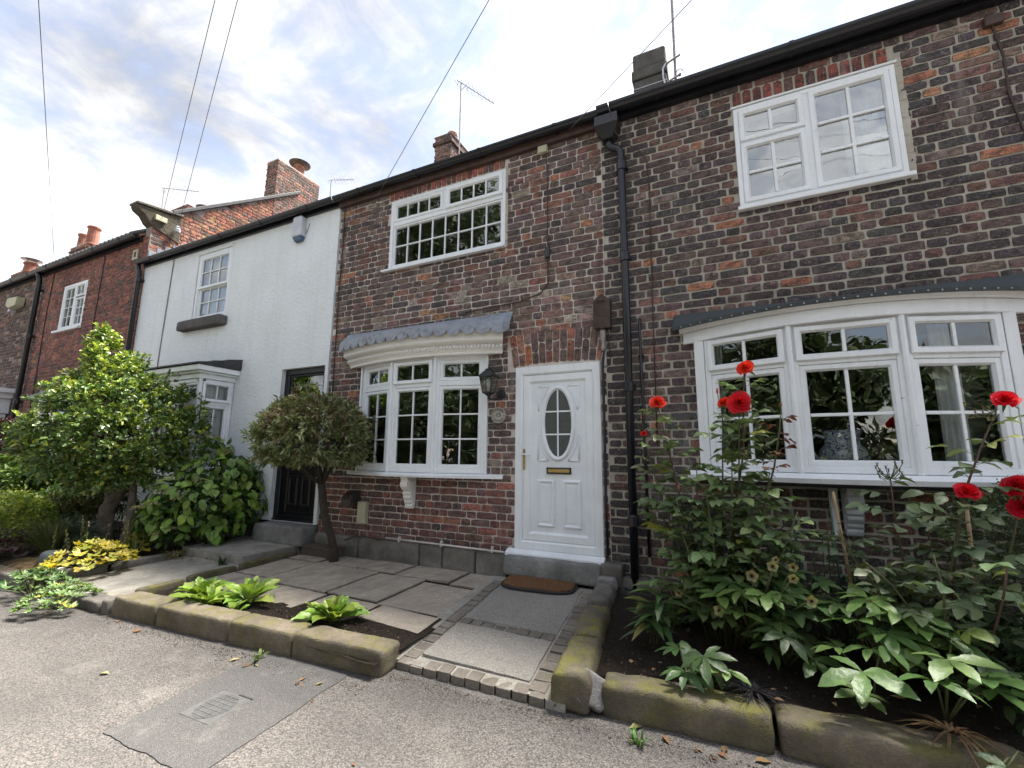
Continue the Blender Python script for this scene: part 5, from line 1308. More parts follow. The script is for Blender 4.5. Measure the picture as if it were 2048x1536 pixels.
for (x, y, z, rr) in HOLLY:
    C = Vector((x, y, z)); nsp = int(54*(rr/.25)**2)+10
    for _ in range(nsp):                               # sprigs of leaves around a twig end
        d = rdir(r); d.z = d.z*.8+.12; d.normalize(); rad = rr*(1.06-.5*r.random()**2.2)
        tipc = C+Vector((d.x*rad, d.y*rad, d.z*rad)); out = (d*.8+(tipc-HC).normalized()*.5+Vector((0, 0, .25))).normalized()
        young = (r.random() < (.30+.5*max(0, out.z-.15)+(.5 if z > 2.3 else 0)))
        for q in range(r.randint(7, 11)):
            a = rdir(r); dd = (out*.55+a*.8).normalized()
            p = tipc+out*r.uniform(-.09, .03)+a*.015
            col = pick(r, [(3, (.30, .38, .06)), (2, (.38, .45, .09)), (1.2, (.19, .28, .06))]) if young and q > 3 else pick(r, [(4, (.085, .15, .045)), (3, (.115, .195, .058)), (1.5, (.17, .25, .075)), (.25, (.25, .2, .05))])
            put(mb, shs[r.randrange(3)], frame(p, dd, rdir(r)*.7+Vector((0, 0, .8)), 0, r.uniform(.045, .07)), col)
mb.build('crown', LEAF_GLOSS, ht, stuff=True)
T1 = [(-7.01, -1.18, .10), (-7.02, -1.19, .36), (-7.02, -1.19, .62), (-6.98, -1.12, .78), (-6.96, -1.08, .95), (-6.97, -1.11, 1.21), (-7.0, -1.2, 1.6), (-7.08, -1.3, 2.1), (-7.12, -1.42, 2.65)]
MB().tube(T1, [.095, .088, .08, .068, .062, .055, .042, .026, .01], 12).build('trunk', BARK, ht, smooth=True)
MB().tube([(-7.02, -1.19, .60), (-7.08, -1.15, .74), (-7.12, -1.17, .96), (-7.2, -1.3, 1.3), (-7.3, -1.5, 1.9)], [.06, .055, .045, .03, .012], 10).build('limb', BARK, ht, smooth=True)
MB().tube([(-6.67, -1.14, .10), (-6.69, -1.12, .25), (-6.63, -1.11, .42), (-6.66, -1.11, .67), (-6.73, -1.08, .97), (-6.75, -1.0, 1.4), (-6.7, -.8, 1.9)], [.055, .05, .045, .04, .036, .025, .01], 10).build('limb', BARK, ht, smooth=True)
for k in range(22):
    b = HOLLY[r.randrange(len(HOLLY))]; s_ = Vector(T1[r.randrange(4, 8)]); e = Vector(b[:3]); m_ = s_.lerp(e, .5)+Vector((r.uniform(-.1, .1), r.uniform(-.1, .1), r.uniform(-.12, .05)))
    MB().tube([s_, m_, e], [.018, .012, .005], 6).build('branch', BARK_DARK, ht, smooth=True)

# ---- clipped ball tree
bt = thing('ball_tree', 'clipped ball-headed small tree with thin bare trunk before the brick wall', 'tree', (-4.05, -.31, .12))
r = random.Random(102); mb = MB(); BC = Vector((-4.25, -.53, 1.50)); BR = Vector((.62, .60, .47))
sh2 = [leafshape(1, .26, 3, .4, .35, .45), leafshape(1, .32, 3, .3, .5, .4), leafshape(1, .22, 3, .5, .1, .5)]
for _ in range(1700):
    d = rdir(r)
    if d.z < -.45: d.z = -.45+r.uniform(-.1, .1)
    k = 1-.22*r.random()**1.8+.05*noise.noise(d*3.1); base = BC+Vector((d.x*BR.x, d.y*BR.y, d.z*BR.z))*k
    if d.z < -.1: base.z -= r.uniform(0, .06)
    if r.random() < .05: base += d*r.uniform(.04, .12)
    out = (d+Vector((0, 0, .35 if d.z > -.2 else -.25))+rdir(r)*.5).normalized(); brown = r.random() < (.36 if d.z > .2 else .1)
    for q in range(r.randint(6, 10)):
        dd = (out*.75+rdir(r)*.75).normalized(); p = base+out*r.uniform(-.05, .03)
        col = pick(r, [(2, (.18, .13, .08)), (1.5, (.26, .21, .13)), (2, (.14, .14, .07)), (1, (.11, .065, .045))]) if brown else pick(r, [(3, (.16, .195, .085)), (2, (.23, .265, .12)), (1.2, (.10, .13, .055)), (1.2, (.35, .37, .25))])
        put(mb, sh2[r.randrange(3)], frame(p, dd, rdir(r)+Vector((0, 0, .8)), 0, r.uniform(.05, .085)), col)
mb.build('crown', LEAF_A, bt, stuff=True)
TT = [(-4.05, -.31, .10), (-4.055, -.315, .22), (-4.09, -.34, .40), (-4.15, -.40, .62), (-4.17, -.42, .80), (-4.19, -.45, 1.0), (-4.25, -.5, 1.3), (-4.3, -.55, 1.6)]
MB().tube(TT, [.055, .045, .042, .045, .042, .04, .03, .015], 12).build('trunk', BARK_DARK, bt, smooth=True)
for k in range(9):
    a = k*2.4; MB().tube([(-4.18, -.44, .95), (-4.24+.18*math.cos(a), -.5+.18*math.sin(a), 1.15), (BC.x+.4*math.cos(a), BC.y+.4*math.sin(a), 1.35+.1*(k % 3))], [.016, .011, .004], 6).build('branch', BARK_DARK, bt, smooth=True)

# ---- generic leafy mound made of single leaf objects
def leafy_mound(t, blobs, meshes, count, cols, r, size, droop=.15, name='leaf', fill=0, fillmat=None, fillshape=None, fillcols=None, fsize=.6, cam_bias=.6):
    cand = []
    tot = sum(b[3]**2 for b in blobs); allb = [(Vector(b[:3]), b[3]) for b in blobs]
    def sample():
        q = r.uniform(0, tot)
        for C, rr in allb:
            q -= rr*rr
            if q <= 0: break
        return C, rr
    tries = 0
    while len(cand) < count and tries < count*12:
        tries += 1
        C, rr = sample(); d = rdir(r)
        if d.z < -.45: continue
        view = (CAM-C).normalized()
        if d.dot(view) < -.25 and r.random() < cam_bias: continue
        p = C+d*rr*r.uniform(.9, 1.06)
        if any((p-C2).length < r2*.8 for C2, r2 in allb if C2 is not C) or p.z < .12: continue
        cand.append((p, d))
    for p, d in cand:
        nrm = (d*.75+Vector((0, 0, .55))+rdir(r)*.3).normalized(); tang = (d-nrm*d.dot(nrm)+rdir(r)*.55+Vector((0, 0, -droop)))
        tang = (tang-nrm*tang.dot(nrm)).normalized()
        s_ = size*r.uniform(.7, 1.2)
        inst(name, meshes[r.randrange(len(meshes))], t, frame(p-tang*s_*.4, tang, nrm, 0, s_), pick(r, cols))
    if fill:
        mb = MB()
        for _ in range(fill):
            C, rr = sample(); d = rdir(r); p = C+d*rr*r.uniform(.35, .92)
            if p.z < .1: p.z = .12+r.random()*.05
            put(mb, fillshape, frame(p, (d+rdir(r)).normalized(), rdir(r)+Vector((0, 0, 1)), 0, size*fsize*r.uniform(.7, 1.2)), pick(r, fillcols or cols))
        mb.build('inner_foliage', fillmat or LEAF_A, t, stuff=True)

def bunch_mesh(name, n, shape, spread, mat, r, up=.4):
    mb = MB()
    for k in range(n):
        a = 2*PI*k/n+r.uniform(-.3, .3); d = Vector((math.cos(a)*spread, math.sin(a)*spread, up+r.uniform(-.15, .2)))
        M = frame((0, 0, 0), d, (0, 0, 1), r.uniform(-.3, .3), r.uniform(.8, 1.1)); mb.add([tuple(M @ Vector(v)) for v in shape[0]], shape[1])
    return mesh_of(mb, name, mat)

# ---- hydrangea
r = random.Random(103)
hy = thing('hydrangea', 'large-leaved hydrangea mound with greenish flower heads beside the black door', 'shrub', (-6.0, -.55, .12))
HYD = [(-6.18,-.46,1.32,.2),(-5.95,-.37,1.03,.29),(-5.87,-.2,.92,.22),(-6.16,-.62,.96,.29),(-6.2,-.87,.73,.3),(-5.88,-.64,.67,.34),(-5.8,-.25,.63,.28),(-6.09,-.89,.44,.25),(-6.28,-1.02,.5,.21),(-5.79,-.59,.37,.18),(-5.8,-.41,.46,.24),(-5.85,-.16,.88,.15)]
hm = [shape_mesh([(leafshape(1, .66, 6, .22, .28, .42, .04), Matrix.Identity(4))], 'leaf', LEAF_O), shape_mesh([(leafshape(1, .58, 6, .3, .4, .42, .04), Matrix.Identity(4))], 'leaf', LEAF_O), shape_mesh([(leafshape(1, .7, 6, .12, .18, .45, .04), Matrix.Identity(4))], 'leaf', LEAF_O)]
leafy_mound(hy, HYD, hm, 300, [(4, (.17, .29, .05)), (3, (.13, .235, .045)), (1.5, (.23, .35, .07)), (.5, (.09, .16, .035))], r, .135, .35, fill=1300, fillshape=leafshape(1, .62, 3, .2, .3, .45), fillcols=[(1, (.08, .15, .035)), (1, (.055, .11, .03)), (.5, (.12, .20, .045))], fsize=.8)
for k in range(9):
    a = k*.7; e = HYD[k % len(HYD)]; MB().tube([(-6.0+.1*math.cos(a), -.5+.1*math.sin(a), .1), tuple(Vector(e[:3])*.5+Vector((-6, -.5, .3))*.5), e[:3]], [.014, .01, .006], 6).build('stem', STEM_BROWN, hy)
for k, (x, y, z) in enumerate([(-6.04,-1.1,.82),(-6.04,-1.03,.97),(-5.96,-.88,.79),(-5.94,-.95,.74),(-5.89,-.77,.95),(-6.1,-.53,1.48),(-6.18,-1.23,.65),(-6.07,-1.17,.7),(-5.92,-1.02,.41),(-5.91,-.43,1.3),(-6.07,-1.07,.35)]):
    fm = MB(); blue = k in (0, 1, 2); C = Vector((x, y, z))+Vector((.05, -.05, .02))
    for _ in range(70):
        d = rdir(r); d.z = abs(d.z)*.55; p = C+d*.075*r.uniform(.8, 1.1)
        put(fm, leafshape(1, .9, 2, .2, .2, .5), frame(p, rdir(r), d+Vector((0, 0, .6)), 0, r.uniform(.012, .022)), pick(r, [(2, (.36, .36, .34)), (2, (.25, .26, .20)), (1, (.4, .42, .5))] if blue else [(2, (.23, .27, .10)), (2, (.30, .27, .17)), (1, (.33, .24, .2))]))
    fm.build('flower_head', PETAL_A, hy)

# ---- lobed-leaf perennials and mounds on the left
def lobed(n=5, depth=.35, mat=LEAF_O, cup=.25):
    mb = MB(); vs = [(0, .08, 0)]; m = n*4
    for k in range(m+1):
        a = -2.5+5.0*k/m; rad = .5*(1-depth*(.5+.5*math.cos(2*PI*n*k/m+PI*0)))*(1 if 0 < k < m else .7)
        vs.append((rad*math.sin(a), .45+rad*math.cos(a)-.3, cup*rad*rad*2-.06*math.cos(n*2*PI*k/m)))
    mb.add(vs, [(0, k+1, k+2) for k in range(m)]); return mesh_of(mb, 'leaf', mat, True)
LOB = [lobed(5, .35), lobed(6, .3, cup=.4), lobed(5, .25, cup=.1)]
GER = [lobed(7, .55), lobed(6, .6, cup=.4)]
def rosette(t, c, n, meshes, cols, r, size, rad, h, stem=True, tilt=.6):
    c = Vector(c)
    for k in range(n):
        a = r.uniform(0, 2*PI); q = math.sqrt(r.random()); p = c+Vector((math.cos(a)*q*rad, math.sin(a)*q*rad, h*(1-.65*q*q)*r.uniform(.75, 1.1)))
        d = Vector((math.cos(a), math.sin(a), -.15-.35*q)); nrm = Vector((math.cos(a)*tilt*q, math.sin(a)*tilt*q, 1))+rdir(r)*.3
        inst('leaf', meshes[r.randrange(len(meshes))], t, frame(p, d+rdir(r)*.35, nrm, r.uniform(-.3, .3), size*r.uniform(.7, 1.2)), pick(r, cols))
        if stem and k % 3 == 0: MB().tube([tuple(c+Vector((math.cos(a), math.sin(a), 0))*.03), tuple(p)], .0035, 4).build('stalk', STEM_GREEN, t)
YEL = [(3, (.48, .40, .045)), (2, (.40, .36, .06)), (1.2, (.30, .32, .05)), (.8, (.55, .46, .10))]
t = thing('heuchera', 'large clump of yellow lobed-leaf heuchera beside the dark rock', 'heuchera', (-5.96, -1.73, .1))
rosette(t, (-5.97, -1.70, .12), 120, LOB, YEL, random.Random(1), .105, .33, .26)
t = thing('heuchera', 'smaller clump of yellow heuchera behind the tree trunk', 'heuchera', (-6.42, -1.12, .1))
rosette(t, (-6.38, -1.10, .12), 45, LOB, YEL, random.Random(2), .095, .19, .24)
t = thing('heuchera', 'dark maroon heuchera low behind the dry grass', 'heuchera', (-7.5, -1.8, .1))
rosette(t, (-7.4, -1.78, .12), 36, LOB, [(2, (.07, .015, .02)), (1, (.12, .02, .03)), (1, (.05, .03, .03))], random.Random(3), .12, .32, .2)
t = thing('geranium', 'cut-leaved green geranium clump on the bed corner with a yellow poppy above', 'geranium', (-5.75, -2.28, 0))
rosette(t, (-5.78, -2.2, .04), 90, GER, [(3, (.075, .14, .04)), (2, (.10, .18, .055)), (1, (.05, .10, .035))], random.Random(4), .085, .24, .2)
t = thing('geranium', 'cut-leaved green geranium clump spilling onto the road', 'geranium', (-5.02, -2.3, 0))
rosette(t, (-5.10, -2.24, .02), 95, GER, [(3, (.11, .19, .05)), (2, (.14, .22, .07)), (.6, (.3, .3, .06))], random.Random(5), .085, .25, .19)
t = thing('poppy', 'single yellow poppy flower between the two geranium clumps', 'poppy', (-5.6, -2.15, .05))
MB().tube([(-5.62, -2.13, .05), (-5.63, -2.14, .2), (-5.62, -2.15, .27)], .003, 5).build('stalk', STEM_GREEN, t)
mbp = MB()
for k in range(6):
    a = k*PI/3; put(mbp, leafshape(1, 1.0, 3, .3, -.25, .6), frame((-5.62, -2.15, .265), (math.cos(a), math.sin(a), .35), (0, 0, 1), 0, .05), (.75, .52, .02))
mbp.build('petals', PETAL_A, t)

def small_mound(name, label, cat, blobs, n, shape, cols, r, size, mat=LEAF_A, per=6, up=.4, part='foliage'):
    t = thing(name, label, cat, (blobs[0][0], blobs[0][1], .1)); mb = MB()
    for _ in range(n):
        C = blobs[r.randrange(len(blobs))]; d = rdir(r); d.z = abs(d.z) if r.random() < .75 else d.z
        base = Vector(C[:3])+d*C[3]*(1-.4*r.random()**2)
        if base.z < .12: continue
        for q in range(per):
            dd = (d*.6+rdir(r)*.7+Vector((0, 0, up))).normalized()
            put(mb, shape, frame(base+rdir(r)*.04, dd, rdir(r)*.6+Vector((0, 0, 1)), 0, size*r.uniform(.7, 1.25)), pick(r, cols))
    mb.build(part, mat, t, stuff=True); return t
r = random.Random(104)
lm = small_mound('lady_mantle', 'frothy lime-yellow lady\'s mantle mound at the left edge', 'perennial', [(-7.72,-1.8,.62,.2),(-7.58,-1.69,.46,.2),(-7.72,-1.81,.4,.22),(-7.65,-1.59,.52,.18),(-7.9,-1.85,.5,.22)], 520, leafshape(1, .8, 2, .3, .2, .5), [(3, (.17, .27, .07)), (2, (.25, .35, .08)), (2, (.42, .47, .09))], r, .04, per=6)
fm = MB()
for _ in range(2200):
    C = Vector(((-7.72, -1.8, .66), (-7.6, -1.7, .55), (-7.85, -1.85, .62), (-7.55, -1.75, .42))[r.randrange(4)]); d = rdir(r); d.z = abs(d.z)
    put(fm, leafshape(1, .8, 2, .3, .2, .5), frame(C+d*.22*r.uniform(.7, 1.1), rdir(r), (0, 0, 1), 0, .014), pick(r, [(1, (.42, .44, .08)), (1, (.34, .38, .07))]))
fm.build('flower_froth', PETAL_A, lm, stuff=True)
small_mound('phlox', 'tall leafy green perennials behind the lime mound', 'perennial', [(-8.77,-1.47,.85,.22),(-8.69,-1.25,.9,.26),(-9.1,-1.48,.95,.26),(-8.61,-1.03,.66,.3),(-8.71,-1.31,.6,.3),(-8.74,-.8,.55,.3),(-8.2,-1.2,.5,.3),(-9.3,-1.5,.6,.35)], 700, leafshape(1, .36, 3, .25, .5, .4), [(3, (.14, .23, .07)), (2, (.11, .19, .055)), (2, (.20, .29, .09))], r, .11, per=6)
small_mound('purple_shrub', 'purple-leaved shrub at the left picture edge below the white pilasters', 'shrub', [(-9.3,-1.6,1.4,.25),(-9.35,-1.55,1.6,.16),(-9.35,-1.6,1.1,.25),(-9.5,-1.7,.8,.3)], 420, leafshape(1, .6, 2, .2, .3, .45), [(2, (.045, .022, .026)), (1, (.08, .03, .035)), (1, (.04, .03, .025))], r, .05)
small_mound('fern', 'feathery bronze-green fern under the glossy tree', 'fern', [(-7.5,-1.2,.45,.22),(-7.7,-1.3,.55,.22),(-7.3,-.95,.5,.22),(-7.6,-.9,.7,.2)], 420, leafshape(1, .2, 3, .2, .7, .4), [(2, (.10, .11, .03)), (1.5, (.06, .10, .035)), (1, (.16, .13, .04))], r, .11, per=5)
small_mound('silver_fern', 'pale silvery fern beside the tree trunks', 'fern', [(-7.05,-1.5,.34,.13),(-6.9,-1.45,.3,.1)], 120, leafshape(1, .2, 3, .2, .7, .4), [(2, (.13, .19, .13)), (1, (.09, .14, .09))], r, .10, per=5)
def grass_clump(name, label, c, n, h, spread, cols, r, wd=.008, droop=.5, cat='grass', lean=(0, 0)):
    t = thing(name, label, cat, c); mb = MB(); c = Vector(c)
    for _ in range(n):
        a = r.uniform(0, 2*PI); q = r.random()**.6*spread; hh = h*r.uniform(.55, 1.1); o = Vector((math.cos(a), math.sin(a), 0)); side = Vector((-o.y, o.x, 0))
        p0 = c+o*r.uniform(0, .05); wv = wd*r.uniform(.6, 1.3); col = pick(r, cols); vs = []
        for k in range(5):
            s_ = k/4; p = p0+o*(q*s_**1.6)+Vector((lean[0], lean[1], 0))*s_*h+Vector((0, 0, hh*(s_-droop*s_**2.4*.7))); w_ = wv*(1-s_**1.5*.92)
            vs += [tuple(p-side*w_), tuple(p+side*w_)]
        mb.add(vs, [(2*k, 2*k+1, 2*k+3, 2*k+2) for k in range(4)], col)
    mb.build('blades', LEAF_DULL, t, stuff=True); return t
grass_clump('grass_clump', 'tall upright green grass clump left of the tree trunks', (-6.9, -1.72, .1), 420, .62, .34, [(3, (.10, .13, .045)), (2, (.14, .15, .06)), (1, (.07, .10, .035))], r, .006, .4, 'ornamental grass')
grass_clump('grass_clump', 'dry straw-coloured drooping grass clump behind the dark rock', (-6.55, -1.85, .1), 420, .30, .42, [(3, (.28, .20, .11)), (2, (.20, .14, .08)), (1, (.14, .12, .06))], r, .005, 1.2, 'ornamental grass')
grass_clump('strap_leaf', 'green strap-leaved clump at the left picture edge', (-7.6, -2.0, .1), 60, .35, .35, [(2, (.12, .2, .06)), (1, (.2, .26, .1))], r, .014, .9, 'strap-leaved plant')
grass_clump('strap_leaf', 'upright sword-leaved clump between the yellow heucheras', (-6.2, -1.22, .1), 26, .34, .16, [(2, (.10, .14, .04)), (1, (.16, .19, .06))], r, .014, .2, 'strap-leaved plant')
grass_clump('strap_leaf', 'faded drooping strap-leaved clump before the concrete step', (-5.95, -.92, .1), 60, .17, .26, [(2, (.22, .2, .09)), (1, (.12, .15, .05)), (1, (.34, .28, .12))], r, .009, 1.3, 'strap-leaved plant')
t = thing('seed_spikes', 'airy pale seed spikes standing over the yellow heuchera', 'perennial', (-6.15, -1.6, .1))
for k in range(9):
    x, y = -6.2+r.uniform(-.3, .3), -1.6+r.uniform(-.3, .3); h = r.uniform(.32, .55); ln_ = (r.uniform(-.06, .1), r.uniform(-.06, .06)); sm = MB(); top = Vector((x+ln_[0], y+ln_[1], .1+h))
    MB().tube([(x, y, .1), tuple(top)], .0025, 4).build('stalk', STEM_GREEN, t)
    for _ in range(70):
        q = r.uniform(.45, 1); p = Vector((x, y, .1)).lerp(top, q)+rdir(r)*.03*(1.2-q); put(sm, leafshape(1, .7, 2, .2, .2, .5), frame(p, rdir(r), (0, 0, 1), 0, .014), pick(r, [(1, (.30, .28, .16)), (1, (.2, .22, .10))]))
    sm.build('seed_head', PETAL_A, t, stuff=True)
grass_clump('small_weed', 'little green weed growing at the foot of the concrete step', (-5.1, -.9, .09), 14, .14, .09, [(1, (.07, .12, .05))], r, .014, .5, 'weed')
grass_clump('small_weed', 'tiny weed in the road gutter below the kerb stones', (-2.78, -2.1, 0), 12, .07, .07, [(1, (.14, .2, .07))], r, .009, .6, 'weed')
grass_clump('small_weed', 'tiny weed at the foot of the mossy bed edging', (-.45, -1.88, 0), 12, .08, .06, [(1, (.1, .2, .05))], r, .008, .6, 'weed')

# ---- bright green rosettes in the strip bed
def primula(label, c, n, size, seed, cols=None):
    r = random.Random(seed); t = thing('primula', label, 'primula', c); c = Vector(c)
    for k in range(n):
        a = k*2.4+r.uniform(-.3, .3); q = k/n; el = 1.4-1.15*q+r.uniform(-.2, .2); L = size*(.7+.5*q)*r.uniform(.85, 1.15)
        d = Vector((math.cos(a)*math.cos(el), math.sin(a)*math.cos(el), math.sin(el)))
        inst('leaf', PRIM[r.randrange(3)], t, frame(c+d*.01, d, Vector((-math.cos(a)*math.sin(el), -math.sin(a)*math.sin(el), math.cos(el)+.05)), r.uniform(-.35, .35), L), pick(r, cols or [(3, (.24, .36, .06)), (2, (.18, .30, .05)), (1, (.32, .42, .10))]))
PRIM = [shape_mesh([(leafshape(1, w_, 11, f_, c_, .68, .17, .07), Matrix.Identity(4))], 'leaf', LEAF_O) for w_, f_, c_ in ((.34, .6, .25), (.40, .4, .4), (.30, .7, .15))]
primula('bright green primula rosette, leftmost in the strip bed behind the kerb', (-4.02, -1.74, .1), 24, .22, 1)
primula('bright green primula rosette, lowest and middle of the left trio', (-3.80, -1.80, .1), 20, .17, 2)
primula('tallest bright green primula rosette, right of the left trio', (-3.60, -1.62, .1), 26, .25, 3)
primula('lone bright green primula rosette behind the right kerb stone', (-2.66, -1.62, .1), 30, .225, 4)
primula('small flat primula rosette at the inner edge of the kerb', (-3.47, -1.80, .09), 7, .11, 5)
r = random.Random(7)
t = thing('young_hellebore', 'dark narrow-leaved seedling among the bright primulas', 'seedling', (-4.1, -1.66, .1))
for k in range(5):
    a = k*1.3; inst('leaf', PRIM[2], t, frame((-4.1, -1.66, .2), (math.cos(a), math.sin(a), .2), (0, 0, 1), 0, .12), (.05, .10, .06))
MB().tube([(-4.1, -1.66, .09), (-4.1, -1.66, .2)], .004, 5).build('stalk', STEM_GREEN, t)

# ------------------------------------------------------------------ right bed: roses, hellebores and their neighbours
def rose_leaf(n5, seed):
    r = random.Random(seed); parts = []; sh = leafshape(1, .66, 6, .28, .3, .48, .07)
    ax = [Vector((0, .16*k, -.03*k*k)) for k in range(7)]
    pts = [(.30, 1), (.30, -1), (.56, 1), (.56, -1)][:4 if n5 else 2]
    for y, s_ in pts:
        parts.append((sh, frame((0, y, -.02), (s_*.9, .5, -.1), (0, -.05, 1), r.uniform(-.3, .3), .36*r.uniform(.85, 1.1))))
    parts.append((sh, frame((0, .62, -.03), (r.uniform(-.1, .1), 1, -.2), (0, 0, 1), r.uniform(-.2, .2), .46)))
    mb = MB()
    for s2, M in parts: mb.add([tuple(M @ Vector(v)) for v in s2[0]], s2[1])
    mb.tube([(0, 0, 0), (0, .35, -.01), (0, .64, -.03)], .009, 4)
    return mesh_of(mb, 'leaf', LEAF_O)
RL = [rose_leaf(True, 1), rose_leaf(True, 2), rose_leaf(False, 3), rose_leaf(True, 4)]
def bloom_mesh(n=30, seed=0, open_=1.0):
    """a full rose: tight upright heart, petals wrapping wider and reflexing at the rim"""
    r = random.Random(seed); mb = MB()
    for k in range(n):
        o = k/(n-1); a = k*2.399+r.uniform(-.15, .15); NX, NY = 7, 5; vs = []
        r0 = .05+.40*o**1.05*open_; half = 1.3-.45*o; Hh = .95-.22*o; flare = (.03+.24*o*o*open_)
        for j in range(NY):
            t = j/(NY-1)
            for i in range(NX):
                s_ = 2*i/(NX-1)-1; th = a+s_*half*(.55+.45*math.sin(PI*(.15+.6*t)))
                rad = r0*(.35+.65*t**.6)+flare*t**2.2+.05*s_*s_*(1-o)+.03*s_
                z = Hh*t**.85-.12*o*t**3-(.16*s_*s_*t*t)+(.03*math.sin(3*s_+k) if t > .7 else 0)
                if j == NY-1: rad += .07*o; z -= .05*(.3+o)
                vs.append((rad*math.cos(th), rad*math.sin(th), z-.20*o))
        mb.add(vs, [(j*NX+i, j*NX+i+1, (j+1)*NX+i+1, (j+1)*NX+i) for j in range(NY-1) for i in range(NX-1)])
    return mesh_of(mb, 'bloom', PETAL, True)
BLOOM = [bloom_mesh(30, 1, 1.0), bloom_mesh(30, 2, .85), bloom_mesh(24, 3, 1.1)]
SEPAL = shape_mesh([(leafshape(.5, .14, 3, .3, .6, .35), frame((0, 0, 0), (math.cos(a), math.sin(a), .2), (0, 0, 1))) for a in [k*2*PI/5 for k in range(5)]], 'sepals', LEAF_O)
def rose_bush(label, base, canes, blooms, leafcols, seed, leafsize=.145, buds=(), group=None, density=.055, start=.18, young=()):
    """canes = lists of points; blooms = (cane index or None, position, radius, facing, colour, mesh)"""
    r = random.Random(seed); t = thing('rose_bush', label, 'rose', base)
    for ci, pts in enumerate(canes):
        P = [Vector(p) for p in pts]; n = len(P)
        MB().tube(P, [.009*(1-.65*k/(n-1)) for k in range(n)], 7).build('cane', STEM_GREEN if ci % 3 else STEM_BROWN, t, smooth=True)
        seglen = [(P[k+1]-P[k]).length for k in range(n-1)]; tot = sum(seglen); s_ = tot*start; az = r.uniform(0, 6.28)
        while s_ < tot*.97:
            q = s_
            for k in range(n-1):
                if q <= seglen[k]: break
                q -= seglen[k]
            p = P[k].lerp(P[k+1], min(1, q/seglen[k])); az += 2.4+r.uniform(-.5, .5); frac = s_/tot
            d = Vector((math.cos(az), math.sin(az), .35+r.uniform(-.35, .25))); sz = leafsize*(1.08-.28*frac)*r.uniform(.8, 1.15)
            yg = ci in young and frac > .72
            if r.random() < .9:
                inst('leaf', RL[r.randrange(4)], t, frame(p, d, (0, 0, 1), r.uniform(-.5, .5), sz*(.8 if yg else 1)), pick(r, [(2, (.15, .05, .035)), (1, (.20, .09, .05))] if yg else leafcols))
            s_ += density*r.uniform(.7, 1.3)
    for (p, rad, face, col, k) in blooms:
        p = Vector(p); f_ = Vector(face).normalized()
        inst('bloom', BLOOM[k], t, frame(p-f_*rad*.4, f_, (0, 0, 1)) @ Matrix.Rotation(-PI/2, 4, 'X') @ Matrix.Scale(rad, 4), col)
        inst('sepals', SEPAL, t, frame(p-f_*rad*.45, f_, (0, 0, 1)) @ Matrix.Rotation(-PI/2, 4, 'X') @ Matrix.Scale(rad*1.6, 4), (.09, .12, .04))
    for (p, s_, col) in buds:
        q = min((Vector(c[-1]) for c in canes), key=lambda v: (v-Vector(p)).length); MB().tube([tuple(q), tuple(q.lerp(Vector(p), .5)-Vector((0, 0, .012))), p], .0022, 5).build('pedicel', STEM_GREEN, t)
        b = MB().lathe([(.001, 0), (.35*s_, .3*s_), (.42*s_, .8*s_), (.2*s_, 1.5*s_), (.01, 1.9*s_)], p, 8).build('bud', PETAL, t, smooth=True); b.color = tuple(col)+(1,)
    return t
ROSEG = [(4, (.13, .195, .09)), (3, (.165, .235, .105)), (1.5, (.21, .285, .125)), (.2, (.32, .34, .08))]
OR = (.82, .055, .03); CR = (.72, .012, .035)
B = Vector((-.08, -.95, .15))
canesA = [[(-.06, -.95, .15), (-.02, -.95, .6), (.06, -.98, 1.1), (.11, -1.0, 1.35), (.13, -1.0, 1.70), (.15, -1.0, 1.84)],
          [(-.04, -.93, .15), (.0, -.95, .7), (.07, -1.0, 1.15), (.10, -1.02, 1.60)],
          [(-.10, -.93, .15), (-.06, -.95, .7), (-.02, -.98, 1.2), (.005, -1.0, 1.62)],
          [(-.14, -.92, .15), (-.20, -.92, .6), (-.30, -.96, 1.1), (-.36, -1.0, 1.45), (-.395, -1.0, 1.64)],
          [(-.16, -.92, .15), (-.26, -.9, .55), (-.40, -.95, 1.0), (-.47, -1.0, 1.30), (-.495, -1.0, 1.44)],
          [(-.02, -.93, .15), (.08, -.93, .55), (.18, -.97, .95), (.27, -1.0, 1.25), (.31, -1.0, 1.45), (.33, -1.0, 1.58)],
          [(-.12, -.90, .15), (-.22, -.85, .5), (-.36, -.85, .8), (-.5, -.9, 1.02)],
          [(.0, -.9, .15), (.1, -.85, .5), (.25, -.85, .8), (.36, -.9, .98)],
          [(-.06, -.98, .15), (-.08, -1.05, .5), (-.10, -1.1, .85), (-.12, -1.12, 1.1)],
          [(-.02, -.98, .15), (.06, -1.06, .5), (.15, -1.1, .8), (.2, -1.12, 1.05)],
          [(-.1, -.95, .15), (-.18, -1.02, .5), (-.27, -1.06, .8), (-.30, -1.08, 1.05)],
          [(-.05, -.95, .15), (-.03, -1.0, .6), (.02, -1.06, 1.0), (.04, -1.08, 1.32)],
          [(-.0, -.93, .15), (.12, -.98, .6), (.2, -1.02, 1.0), (.24, -1.04, 1.22)],
          [(-.12, -.93, .15), (-.2, -.97, .6), (-.18, -1.02, 1.0), (-.17, -1.04, 1.25)],
          [(.0, -.96, .15), (.16, -1.05, .5), (.28, -1.1, .8), (.36, -1.1, 1.0)]]
